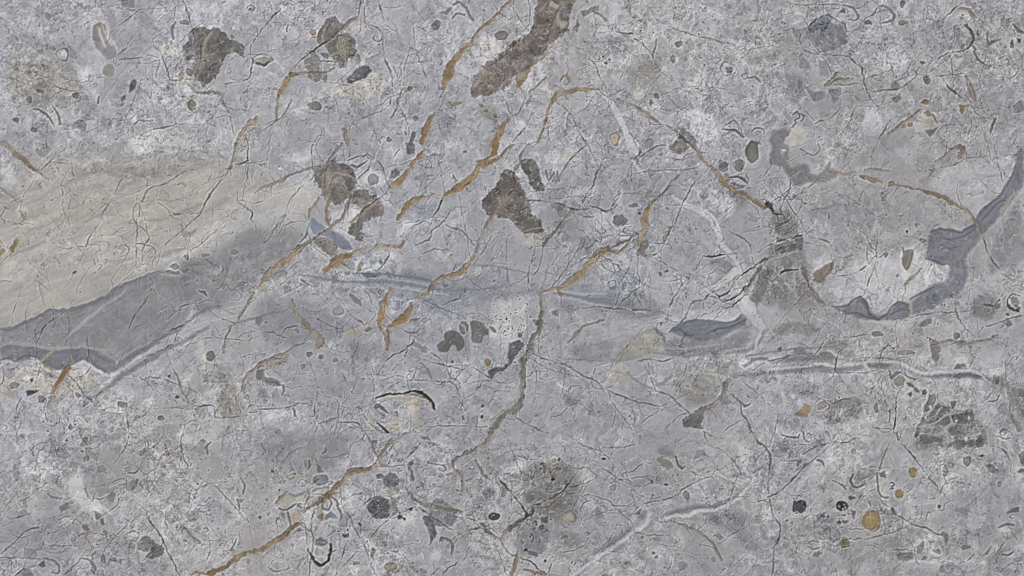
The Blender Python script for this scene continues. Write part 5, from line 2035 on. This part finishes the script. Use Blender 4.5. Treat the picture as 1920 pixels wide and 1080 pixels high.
# plates: crisp-edged smears of paler and darker mud
def plates(s, k, lev, seed, wob):
    qx = PX + wob * fbm(PX, PY, s * 0.7, k, 3); qy = PY + wob * fbm(PX, PY, s * 0.7, k + 3, 3)
    t = fbm(qx, qy, s, k + 1, 4, 0.5) * lev + 20
    lo = np.floor(t); f = t - lo
    tv = np.random.default_rng(seed).random(64).astype(np.float32) - 0.5
    li = lo.astype(np.int32) % 64
    ed = sstep(0.0, 0.10, f)
    return tv[li - 1] * (1 - ed) + tv[li] * ed, np.exp(-((f - 0.05) / 0.05) ** 2)
p1, q1 = plates(74, 0, 7.0, 5, 30)
p2, q2 = plates(27, 2, 6.0, 6, 16)
p3, q3 = plates(12, 4, 4.5, 7, 7)
pm = 0.30 + 0.70 * dm
C += ((p1 * 30 + p2 * 24 + p3 * 16 * dm) * pm)[..., None]
C += ((-12 * q1 + 13 * q2 * np.sign(MID) - 12 * q3 * dm) * pm)[..., None]
H += (p2 * 0.7 + p3 * 0.6) * pm - 0.35 * q3 * dm

tone = C.mean(axis=2)
C *= (1 - 0.26 * np.clip(dark1, 0, 1) - 0.20 * np.clip(dark2, 0, 1))[..., None]
C += (np.clip(lite1, 0, 1) * (206 - tone) * 0.48)[..., None]
C += (np.clip(flecks, 0, 1) * (214 - tone) * 0.55)[..., None]
C *= (1 - 0.50 * np.clip(dots, 0, 1) - 0.34 * np.clip(blob, 0, 1))[..., None]
C += (15 * np.clip(dm, 0, 1))[..., None]
H += -1.0 * dark1 - 0.6 * dark2 + 0.8 * lite1 - 1.8 * dots - 1.2 * blob + 0.6 * flecks
C += (FINE * 2.2)[..., None]
C += (vnoise(PX / 1.7, PY / 1.7, 3) * 1.2)[..., None]
H += 0.35 * FINE + 0.5 * fbm(PX, PY, 14, 1, 3)

# shell fragments: bent lenses, crescents and chips with a worn outline, darker along one side
g = np.random.default_rng(402)
nfr = 0
while nfr < 12500:
    cx, cy = g.uniform(-10, 1930), g.uniform(-10, 1090)
    i, j = np.searchsorted(ax, cx), np.searchsorted(ay, cy)
    nfr += 1
    if g.random() > DEN[j, i] * (0.72 + 0.7 * CLUMP[j, i]): continue
    r = 2.4 + 13 * g.random() ** 3.2; e = g.uniform(0.18, 0.9); th = g.uniform(0, 6.283)
    bend = g.normal(0, 0.55) / r
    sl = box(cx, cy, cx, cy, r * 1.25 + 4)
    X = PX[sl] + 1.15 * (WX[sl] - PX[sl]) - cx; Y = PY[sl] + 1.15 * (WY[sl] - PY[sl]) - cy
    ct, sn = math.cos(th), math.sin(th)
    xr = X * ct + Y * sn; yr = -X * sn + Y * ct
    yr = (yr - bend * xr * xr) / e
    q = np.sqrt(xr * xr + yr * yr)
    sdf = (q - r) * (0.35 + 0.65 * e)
    a = np.clip(0.5 - sdf / 1.6, 0, 1)
    one_side = 0.5 + 0.5 * np.clip(yr / (q + 0.1) * 1.6 + g.uniform(-0.5, 0.5), -1, 1)
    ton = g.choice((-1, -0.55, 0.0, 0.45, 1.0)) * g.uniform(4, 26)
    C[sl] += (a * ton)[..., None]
    ol = np.exp(-(sdf / 0.85) ** 2) * one_side * g.uniform(0.3, 1.0)
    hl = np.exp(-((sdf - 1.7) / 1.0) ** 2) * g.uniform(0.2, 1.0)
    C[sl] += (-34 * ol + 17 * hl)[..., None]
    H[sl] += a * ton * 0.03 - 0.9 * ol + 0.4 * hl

# folds: long soft lips of lapping mud, shading falloff painted into the colour
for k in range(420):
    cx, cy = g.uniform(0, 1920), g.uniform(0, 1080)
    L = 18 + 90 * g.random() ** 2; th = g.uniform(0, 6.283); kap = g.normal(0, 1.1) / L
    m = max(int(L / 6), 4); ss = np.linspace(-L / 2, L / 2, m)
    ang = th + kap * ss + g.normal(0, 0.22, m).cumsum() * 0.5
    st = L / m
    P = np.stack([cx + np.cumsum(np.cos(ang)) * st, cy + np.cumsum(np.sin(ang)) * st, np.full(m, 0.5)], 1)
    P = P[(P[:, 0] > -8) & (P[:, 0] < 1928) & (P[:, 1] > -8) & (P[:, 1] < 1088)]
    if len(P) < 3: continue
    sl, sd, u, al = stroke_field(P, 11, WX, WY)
    tot = float(al.max()) + 1e-3
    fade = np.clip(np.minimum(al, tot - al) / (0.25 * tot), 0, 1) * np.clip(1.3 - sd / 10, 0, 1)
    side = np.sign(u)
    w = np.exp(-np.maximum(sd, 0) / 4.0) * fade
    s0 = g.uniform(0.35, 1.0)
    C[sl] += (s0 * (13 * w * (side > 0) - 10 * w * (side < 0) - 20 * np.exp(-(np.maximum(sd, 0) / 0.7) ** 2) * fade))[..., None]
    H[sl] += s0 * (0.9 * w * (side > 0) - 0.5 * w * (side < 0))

# hairlines: long, thin, branching
def hair(x, y, th, L, amp, depth):
    m = int(L / 5)
    ang = th + np.cumsum(g.normal(0, 0.20, m)) * 0.55 + g.normal(0, 0.22, m)
    P = np.stack([x + np.cumsum(np.cos(ang)) * 5, y + np.cumsum(np.sin(ang)) * 5, np.full(m, 0.3)], 1)
    P = P[(P[:, 0] > -8) & (P[:, 0] < 1928) & (P[:, 1] > -8) & (P[:, 1] < 1088)]
    if len(P) < 4: return
    sl, sd, u, al = stroke_field(P, 5, PX + 0.5 * (WX - PX), PY + 0.5 * (WY - PY))
    br = np.clip(0.65 + 0.7 * vnoise(al / 14 + x, u * 0 + y, 3), 0.1, 1) * amp
    a = np.exp(-(np.maximum(sd, 0) / 0.75) ** 2) * br
    C[sl] += (-44 * a + 11 * np.exp(-((sd - 1.7) / 1.0) ** 2) * br)[..., None]
    H[sl] -= 1.2 * a
    if depth and g.random() < 0.75:
        k = int(len(P) * g.uniform(0.25, 0.8))
        hair(P[k, 0], P[k, 1], ang[min(k, m - 1)] + g.choice((-1, 1)) * g.uniform(0.5, 1.2), L * 0.5, amp * 0.85, depth - 1)
for k in range(170):
    th = g.choice((-0.75, -0.9, 0.5, 1.35, 0.1, -0.4)) + g.normal(0, 0.3)
    hair(g.uniform(-20, 1900), g.uniform(-20, 1080), th, 40 + 170 * g.random() ** 1.6, g.uniform(0.45, 1.0), 2)

# nests of small pits
for cx, cy, rx, ry, n in ((945, 585, 42, 60, 110), (970, 620, 30, 55, 90), (1140, 112, 36, 22, 40), (1100, 210, 60, 26, 40), (110, 790, 45, 26, 50),
                          (800, 920, 60, 30, 60), (1000, 985, 55, 40, 80), (1010, 885, 60, 24, 30), (1260, 905, 60, 24, 50), (1500, 960, 60, 30, 20),
                          (1560, 745, 40, 20, 16), (1850, 40, 60, 40, 40), (1240, 60, 120, 40, 60), (1330, 110, 90, 60, 50), (590, 20, 90, 30, 50),
                          (520, 920, 50, 40, 40), (860, 900, 50, 40, 40), (1480, 25, 50, 30, 30), (1770, 620, 60, 40, 40), (1880, 760, 40, 60, 50),
                          (650, 80, 50, 40, 30), (1530, 1000, 60, 40, 40), (380, 900, 60, 50, 50), (700, 1000, 60, 50, 60), (1040, 1040, 70, 40, 60)):
    for _ in range(n):
        x, y = g.normal(cx, rx * 0.55), g.normal(cy, ry * 0.55)
        if not (0 < x < 1920 and 0 < y < 1080): continue
        r = 0.5 + 2.0 * g.random() ** 3
        sl = box(x, y, x, y, r + 3)
        th = g.uniform(0, 3.14); X = WX[sl] - x; Y = WY[sl] - y
        q = np.sqrt((X * math.cos(th) + Y * math.sin(th)) ** 2 + ((-X * math.sin(th) + Y * math.cos(th)) * g.uniform(1, 2.2)) ** 2)
        a = np.clip(0.5 - (q - r) / 1.3, 0, 1) * g.uniform(0.5, 1)
        C[sl] += (a * (70 - C[sl].mean(axis=2)) + 12 * np.exp(-((q - r - 1.6) / 1.0) ** 2))[..., None]
        H[sl] -= 1.8 * a

# tiny rings of microfossils
g = np.random.default_rng(77)
for _ in range(330):
    cx, cy = g.uniform(0, 1920), g.uniform(0, 1080)
    i, j = np.searchsorted(ax, cx), np.searchsorted(ay, cy)
    if g.random() > DEN[j, i]: continue
    r = 2.0 + 5.5 * g.random() ** 2; e = g.uniform(0.6, 1.0); th = g.uniform(0, 3.14); gap = g.uniform(0, 6.28)
    sl = box(cx - r, cy - r, cx + r, cy + r, 5)
    X = WX[sl] - cx; Y = WY[sl] - cy
    xr = X * math.cos(th) + Y * math.sin(th); yr = (-X * math.sin(th) + Y * math.cos(th)) / e
    q = np.sqrt(xr * xr + yr * yr); an = np.arctan2(yr, xr)
    a = np.exp(-((q - r) / 0.8) ** 2) * (0.25 + 0.75 * (np.cos(an - gap) > -0.55)) * g.uniform(0.4, 1.0)
    b = np.exp(-((q - r - 1.7) / 0.9) ** 2)
    f = sstep(r, r - 1.6, q) * g.uniform(-0.06, 0.09)
    C[sl] *= (1 - 0.34 * a + 0.10 * b + f)[..., None]
    H[sl] += -1.0 * a + 0.5 * b

# ------------------------------------------------------------------ veins, streaks, shell edges, cracks
ORDER = {'W': 0, 'L': 1, 'R': 2, 'A': 2, 'V': 3, 'K': 4}
lines = sorted([f for f in feats if f[0] in ORDER], key=lambda f: ORDER[f[0]])
for n, (kind, col, pts) in enumerate(lines):
    if kind == 'R':
        cx, cy, rx, ry, w = pts[:5]
        t = np.linspace(0, 2 * np.pi, max(int(rx + ry), 12) + 1)
        wob = 1 + 0.09 * np.sin(3 * t + cx) + 0.06 * np.sin(5 * t + cy)
        P = np.stack([cx + rx * wob * np.cos(t), cy + ry * wob * np.sin(t), np.maximum(0.8 * w * (1 + 0.75 * np.sin(t + cy) + 0.3 * np.sin(3 * t + cx)), 0.3)], 1)
        k = 1.0
    else:
        P = smooth(pts)
        k = 1.0
    thin = float(P[:, 2].mean()) < 4.2
    wx, wy = (WX, WY) if k == 1.0 and not thin else (PX + (WX - PX) * 0.6, PY + (WY - PY) * 0.6)
    if kind == 'K':
        P = P.copy()
        nn = len(P); tt = np.linspace(0, 1, nn)
        P[:, 2] *= 0.60 * (1 + 0.30 * np.interp(tt * nn * 0.45, np.arange(40), np.random.default_rng(n).normal(0, 1, 40)))
        P[:, 2] = np.maximum(P[:, 2] * np.clip(np.minimum(tt, 1 - tt) * nn * 0.35 + 0.35, 0, 1), 0.5)
        gt = np.random.default_rng(n + 300)
        tails = []
        for e0, e1 in ((0, min(3, nn - 1)), (nn - 1, max(nn - 4, 0))):
            t0 = math.atan2(P[e0, 1] - P[e1, 1], P[e0, 0] - P[e1, 0]); m = int(gt.integers(3, 12))
            aa = t0 + np.cumsum(gt.normal(0, 0.28, m)) + gt.normal(0, 0.25, m)
            tails.append(np.stack([P[e0, 0] + np.cumsum(np.cos(aa)) * 4, P[e0, 1] + np.cumsum(np.sin(aa)) * 4, np.linspace(0.5, 0.3, m)], 1))
        if nn > 6 and gt.random() < 0.7:
            k = int(gt.integers(2, nn - 2)); t0 = math.atan2(P[k + 1, 1] - P[k, 1], P[k + 1, 0] - P[k, 0]) + gt.choice((-1, 1)) * gt.uniform(0.4, 1.2)
            m = int(gt.integers(5, 14)); aa = t0 + np.cumsum(gt.normal(0, 0.28, m)) + gt.normal(0, 0.25, m)
            tails.append(np.stack([P[k, 0] + np.cumsum(np.cos(aa)) * 4, P[k, 1] + np.cumsum(np.sin(aa)) * 4, np.linspace(0.5, 0.3, m)], 1))
        for B in tails:
            s3, d3, u3, a3 = stroke_field(B, 4, PX + 0.6 * (WX - PX), PY + 0.6 * (WY - PY))
            al3 = np.exp(-(np.maximum(d3, 0) / 0.8) ** 2) * np.clip(0.75 + 0.6 * vnoise(a3 / 9 + n, u3 * 0 + n, 2), 0.1, 1)
            C[s3] += (8 * np.exp(-((d3 - 1.8) / 1.1) ** 2))[..., None]
            blend(s3, col, 0.6 * al3)
            H[s3] -= 0.7 * al3
        if nn > 3:
            jit = np.random.default_rng(n + 900).normal(0, 0.5, (nn, 2)); jit[0] = jit[-1] = 0
            P[:, :2] += jit
    sl, sd, u, al = stroke_field(P, 9, wx, wy)
    fine, mid = FINE[sl], MID[sl]
    lum = float(col.mean())
    if kind == 'W':
        C[sl] -= (np.exp(-((sd - 3.0) / 1.5) ** 2) * 10 * (lum > 180))[..., None]
        sd = sd + 1.2 * fine
        a = sstep(2.4, -2.0, sd) * np.clip(0.80 + 0.45 * mid, 0.25, 0.97)
        fibre = fbm(al, u * 9, 16, 3, 3)
        blend(sl, col + (5 if lum > 180 else 0) + 13 * fibre[..., None] + 5 * fine[..., None], a)
        H[sl] += 0.1 * a
        claim(sl, a > 0.42, 'calcite_vein')
    elif kind == 'L':
        a = sstep(1.6, -1.4, sd) * (0.68 + 0.35 * fine)
        blend(sl, col + 4 * fine[..., None], np.clip(a, 0, 1))
        H[sl] += (0.1 if lum > 160 else -0.2) * a
    elif kind == 'A' or kind == 'R':
        a = np.clip(0.5 - (sd + 0.3 * fine) / 1.7, 0, 1)
        C[sl] += (np.exp(-((sd - 2.0) / 1.3) ** 2) * 15)[..., None]
        blend(sl, col * (1 + 0.09 * fine)[..., None], a * (0.93 if kind == 'A' else np.clip(0.75 + 0.6 * vnoise(al / 8 + n, u * 0 + n, n), 0.15, 0.95)))
        H[sl] += (0.7 if lum > 150 else (-2.6 if lum < 70 else -1.2)) * a + 0.5 * np.exp(-((sd - 1.9) / 1.2) ** 2)
        claim(sl, a > 0.4, 'shell_edge' if kind == 'A' else 'ring_fossil')
    elif kind == 'V':
        wmean = float(P[:, 2].mean())
        sd = sd + 0.16 * wmean * vnoise(al / 15 + 7 * n, u * 0 + n * 1.7, n) + fine * min(0.32 * wmean, 2.6) + 0.16 * wmean * mid + 0.09 * wmean
        a = np.clip(0.5 - sd / 2.8, 0, 1)
        fibre = fbm(al + 40 * n, u * 9 + 20, 13, 1, 4, 0.65)
        side = 1.0 if (n % 3) else -1.0
        C[sl] *= (1 - 0.13 * np.exp(-((sd - 0.4) / 0.9) ** 2) * sstep(-0.1, 0.5, vnoise(al / 11 + 3 * n, np.sign(u) * 3, n + 2)))[..., None]
        q = np.clip(u * side, -1, 1)
        fill = col * (0.97 + 0.24 * fibre + 0.12 * fine)[..., None]
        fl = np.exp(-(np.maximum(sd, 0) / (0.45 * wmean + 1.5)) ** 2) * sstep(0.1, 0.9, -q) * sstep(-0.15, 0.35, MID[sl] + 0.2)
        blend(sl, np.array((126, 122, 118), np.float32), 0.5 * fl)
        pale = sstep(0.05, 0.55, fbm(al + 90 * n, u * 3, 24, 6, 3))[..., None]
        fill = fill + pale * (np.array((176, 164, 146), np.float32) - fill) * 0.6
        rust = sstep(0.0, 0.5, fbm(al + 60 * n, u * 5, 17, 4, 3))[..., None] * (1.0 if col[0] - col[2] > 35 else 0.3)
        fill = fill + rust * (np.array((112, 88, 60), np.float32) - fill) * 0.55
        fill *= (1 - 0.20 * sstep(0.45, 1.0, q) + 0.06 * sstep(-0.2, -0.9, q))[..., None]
        C[sl] += (np.exp(-((sd - 2.6) / 1.8) ** 2) * 12 * sstep(-0.3, 0.3, mid + 0.1))[..., None]
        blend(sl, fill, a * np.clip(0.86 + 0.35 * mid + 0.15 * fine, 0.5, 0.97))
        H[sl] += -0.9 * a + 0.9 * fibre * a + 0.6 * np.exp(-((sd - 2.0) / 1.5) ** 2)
        claim(sl, a > 0.5, 'vein')
        gk = np.random.default_rng(5000 + n)
        length = float(np.hypot(np.diff(P[:, 0]), np.diff(P[:, 1])).sum())
        for _ in range(int(length / 26)):                     # hair-fine side branches
            k = gk.integers(0, len(P) - 1); t0 = math.atan2(P[k + 1, 1] - P[k, 1], P[k + 1, 0] - P[k, 0])
            m = int(gk.integers(4, 13)); ang = t0 + gk.choice((-1, 1)) * gk.uniform(0.15, 0.9) + (np.pi if gk.random() < 0.5 else 0)
            aa = ang + np.cumsum(gk.normal(0, 0.25, m))
            B = np.stack([P[k, 0] + np.cumsum(np.cos(aa)) * 4, P[k, 1] + np.cumsum(np.sin(aa)) * 4, np.linspace(min(1.6, 0.4 * wmean + 0.3), 0.3, m)], 1)
            s3, d3, u3, a3 = stroke_field(B, 4, PX + 0.6 * (WX - PX), PY + 0.6 * (WY - PY))
            al3 = np.clip(0.5 - d3 / 1.6, 0, 1) * gk.uniform(0.4, 0.85)
            C[s3] += (8 * np.exp(-((d3 - 1.7) / 1.1) ** 2))[..., None]
            blend(s3, col * gk.uniform(0.66, 0.95), al3)
            H[s3] -= 0.8 * al3
    else:
        br = 0.78 + 0.6 * vnoise(al / 13 + 31 * n, al * 0 + n * 3.7, n)
        sd = sd + 0.3 * fine - 0.4 * (br - 0.8)
        a = np.clip(0.55 - sd / 1.7, 0, 1) * np.clip(br, 0.25, 0.92)
        C[sl] += (np.exp(-((sd - 1.9) / 1.2) ** 2) * 11 * np.clip(br, 0, 1))[..., None]
        blend(sl, col * 0.92 * (1 + 0.08 * fine)[..., None], np.clip(a, 0, 1))
        H[sl] += -(1.0 if lum > 80 else 2.2) * a + 0.25 * np.exp(-((sd - 1.8) / 1.2) ** 2)
        claim(sl, sd < 0.75, 'crack')

# sharpen the colour: paler and darker halos along every edge
def blur(A):
    for _ in range(2):
        B = A.copy(); B[1:-1] = 0.25 * A[:-2] + 0.5 * A[1:-1] + 0.25 * A[2:]
        A = B.copy(); A[:, 1:-1] = 0.25 * B[:, :-2] + 0.5 * B[:, 1:-1] + 0.25 * B[:, 2:]
    return A
C += CRISP * (C - blur(C))

# ------------------------------------------------------------------ build the slab
inner = (slice(20, -20), slice(20, -20))
print('MEAN', C[inner].mean((0, 1)), C[inner].std((0, 1)))
# beyond the dense middle the stone goes on, with its fine grain left to the material
OUT = np.maximum.reduce([-12 - PX, PX - 1932, -12 - PY, PY - 1092, np.zeros_like(PX)])
OUT = sstep(2, 26, OUT)
mott = fbm(PX, PY, 38, 5, 3)
Clow = base + 5 + (big * 15 + p1 * 30 + p2 * 22 + 9 * mott)[..., None] + warm[..., None] * np.array((3.0, 0.6, -3.5), np.float32)
C += (Clow - C) * OUT[..., None]
H *= 1 - OUT
grey = C.mean(axis=2, keepdims=True)
C = grey + (C - grey) * CHROMA
lin = np.clip(C, 18, 232) / 255.0
lin = np.where(lin <= 0.04045, lin / 12.92, ((lin + 0.055) / 1.055) ** 2.4)

def noise_mat(name, rough, scale, amount, bump):
    m = bpy.data.materials.new(name); m.use_nodes = True
    nt = m.node_tree; nd = nt.nodes; lk = nt.links
    p = nd['Principled BSDF']
    p.inputs['Roughness'].default_value = rough
    p.inputs['Specular IOR Level'].default_value = 0.22
    at = nd.new('ShaderNodeAttribute'); at.attribute_name = 'mineral'
    tc = nd.new('ShaderNodeTexCoord')
    nz = nd.new('ShaderNodeTexNoise'); nz.inputs['Scale'].default_value = scale
    nz.inputs['Detail'].default_value = 3.0
    mr = nd.new('ShaderNodeMapRange')
    mr.inputs['From Min'].default_value = 0.25; mr.inputs['From Max'].default_value = 0.75
    mr.inputs['To Min'].default_value = 1 - amount; mr.inputs['To Max'].default_value = 1 + amount
    mx = nd.new('ShaderNodeMix'); mx.data_type = 'RGBA'; mx.blend_type = 'MULTIPLY'
    mx.inputs[0].default_value = 1.0
    bp = nd.new('ShaderNodeBump'); bp.inputs['Strength'].default_value = bump; bp.inputs['Distance'].default_value = 0.0008
    lk.new(tc.outputs['Object'], nz.inputs['Vector'])
    lk.new(nz.outputs[0], mr.inputs['Value'])
    lk.new(at.outputs['Color'], mx.inputs[6]); lk.new(mr.outputs[0], mx.inputs[7])
    # coarse grain where the face is not modelled grain by grain
    n2 = nd.new('ShaderNodeTexNoise'); n2.inputs['Scale'].default_value = 110.0
    n2.inputs['Detail'].default_value = 6.0; n2.inputs['Roughness'].default_value = 0.72; n2.inputs['Distortion'].default_value = 1.2
    m2 = nd.new('ShaderNodeMapRange')
    m2.inputs['From Min'].default_value = 0.3; m2.inputs['From Max'].default_value = 0.7
    m2.inputs['To Min'].default_value = 0.62; m2.inputs['To Max'].default_value = 1.38
    mx2 = nd.new('ShaderNodeMix'); mx2.data_type = 'RGBA'; mx2.blend_type = 'MULTIPLY'
    lk.new(tc.outputs['Object'], n2.inputs['Vector']); lk.new(n2.outputs[0], m2.inputs['Value'])
    lk.new(at.outputs['Alpha'], mx2.inputs[0]); lk.new(mx.outputs[2], mx2.inputs[6]); lk.new(m2.outputs[0], mx2.inputs[7])
    lk.new(mx2.outputs[2], p.inputs['Base Color'])
    lk.new(nz.outputs[0], bp.inputs['Height']); lk.new(bp.outputs[0], p.inputs['Normal'])
    return m
MATS = {
    'stone_face': noise_mat('limestone', 0.62, 620, 0.02, 0.12),
    'vein': noise_mat('iron_stained_calcite', 0.55, 480, 0.06, 0.2),
    'calcite_vein': noise_mat('white_calcite', 0.45, 420, 0.04, 0.2),
    'clast': noise_mat('dark_limestone_clast', 0.6, 540, 0.05, 0.2),
    'band': noise_mat('blue_grey_micrite', 0.58, 700, 0.035, 0.15),
    'fossil': noise_mat('fossil_shell', 0.5, 500, 0.05, 0.2),
    'nodule': noise_mat('mineral_nodule', 0.5, 560, 0.07, 0.25),
    'crack': noise_mat('crack_fill', 0.8, 650, 0.06, 0.2),
}
MATS['pit'] = MATS['crack']; MATS['shell_edge'] = MATS['fossil']; MATS['ring_fossil'] = MATS['fossil']
MATS['fine_crack_network'] = MATS['crack']

# outermost ring folds down to make the slab's sawn edges
THICK = 30.0
X = (ax - 960.0) * S; Y = (540.0 - ay) * S
edge_fade = np.ones((NY, NX), np.float32)
VX = np.broadcast_to(X, (NY, NX)).copy(); VY = np.broadcast_to(Y[:, None], (NY, NX)).copy()
VZ = (H - H.mean()).astype(np.float64) * RELIEF * S
VX[:, 0] = VX[:, 1]; VX[:, -1] = VX[:, -2]; VY[0, :] = VY[1, :]; VY[-1, :] = VY[-2, :]
for s in ((slice(None), 0), (slice(None), -1), (0, slice(None)), (-1, slice(None))):
    VZ[s] = -THICK * S
COL = np.concatenate([lin, OUT[..., None]], 2).reshape(-1, 4).astype(np.float32)
CO = np.stack([VX, VY, VZ], 2).reshape(-1, 3).astype(np.float32)

idx = np.arange(NX * NY).reshape(NY, NX)
F = np.stack([idx[1:, :-1], idx[1:, 1:], idx[:-1, 1:], idx[:-1, :-1]], 2).reshape(-1, 4)
FL = LAB[:-1, :-1].reshape(-1).copy()
count = np.bincount(FL, minlength=len(parts))
# only the larger cracks are single parts, the hair-fine rest is one network
names = [p[0] for p in parts]
crack_ids = sorted([i for i in range(len(parts)) if names[i] == 'crack'], key=lambda i: -count[i])
rest = set(crack_ids[300:]) | {i for i in crack_ids if count[i] < 10}
parts.append(('fine_crack_network', None)); names.append('fine_crack_network')
remap = np.arange(len(parts))
for i in range(1, len(parts) - 1):
    if i in rest: remap[i] = len(parts) - 1
    elif count[i] < 5: remap[i] = 0
FL = remap[FL]
order = np.argsort(FL, kind='stable')
FLs = FL[order]
starts = np.searchsorted(FLs, np.arange(len(parts))); ends = np.searchsorted(FLs, np.arange(len(parts)), side='right')

def link(o): scene.collection.objects.link(o)
slab = bpy.data.objects.new('stone_slab', None)
slab.empty_display_size = 0.2
slab['label'] = 'grey fossil limestone slab with ochre veins, dark brown clasts and pale calcite streaks'
slab['category'] = 'stone slab'
slab['kind'] = 'thing'
link(slab)

def make(name, faces):
    uq, inv = np.unique(faces.ravel(), return_inverse=True)
    me = bpy.data.meshes.new(name)
    nf = len(faces)
    me.vertices.add(len(uq)); me.vertices.foreach_set('co', CO[uq].ravel())
    me.loops.add(nf * 4); me.loops.foreach_set('vertex_index', inv.astype(np.int32).ravel())
    me.polygons.add(nf)
    me.polygons.foreach_set('loop_start', np.arange(0, nf * 4, 4, dtype=np.int32))
    me.polygons.foreach_set('loop_total', np.full(nf, 4, np.int32))
    me.polygons.foreach_set('use_smooth', np.zeros(nf, bool))
    at = me.color_attributes.new('mineral', 'FLOAT_COLOR', 'POINT')
    at.data.foreach_set('color', COL[uq].ravel())
    me.update(calc_edges=True)
    me.materials.append(MATS[name])
    o = bpy.data.objects.new(name, me)
    o.parent = slab
    link(o)
    return o

for i in range(len(parts)):
    if ends[i] > starts[i]:
        o = make(names[i], F[order[starts[i]:ends[i]]])
        if parts[i][1]: o['label'] = parts[i][1]
        if names[i] == 'fine_crack_network': o['kind'] = 'stuff'

# the body of the slab under the worked face
x0, x1, y0, y1 = X[0] - 0.0, X[-1], Y[-1], Y[0]
x0, x1 = VX[1, 1] + 0.002, VX[1, -2] - 0.002
y1, y0 = VY[1, 1] - 0.002, VY[-2, 1] + 0.002
zb, zt = -THICK * S - 0.002, -0.012
me = bpy.data.meshes.new('slab_body')
me.from_pydata([(x, y, z) for z in (zb, zt) for (x, y) in ((x0, y0), (x1, y0), (x1, y1), (x0, y1))], [],
               [(3, 2, 1, 0), (4, 5, 6, 7), (0, 1, 5, 4), (1, 2, 6, 5), (2, 3, 7, 6), (3, 0, 4, 7)])
at = me.color_attributes.new('mineral', 'FLOAT_COLOR', 'POINT')
at.data.foreach_set('color', np.tile(np.array((0.33, 0.33, 0.35, 1), np.float32), 8))
me.materials.append(MATS['stone_face'])
body = bpy.data.objects.new('slab_body', me); body.parent = slab; link(body)
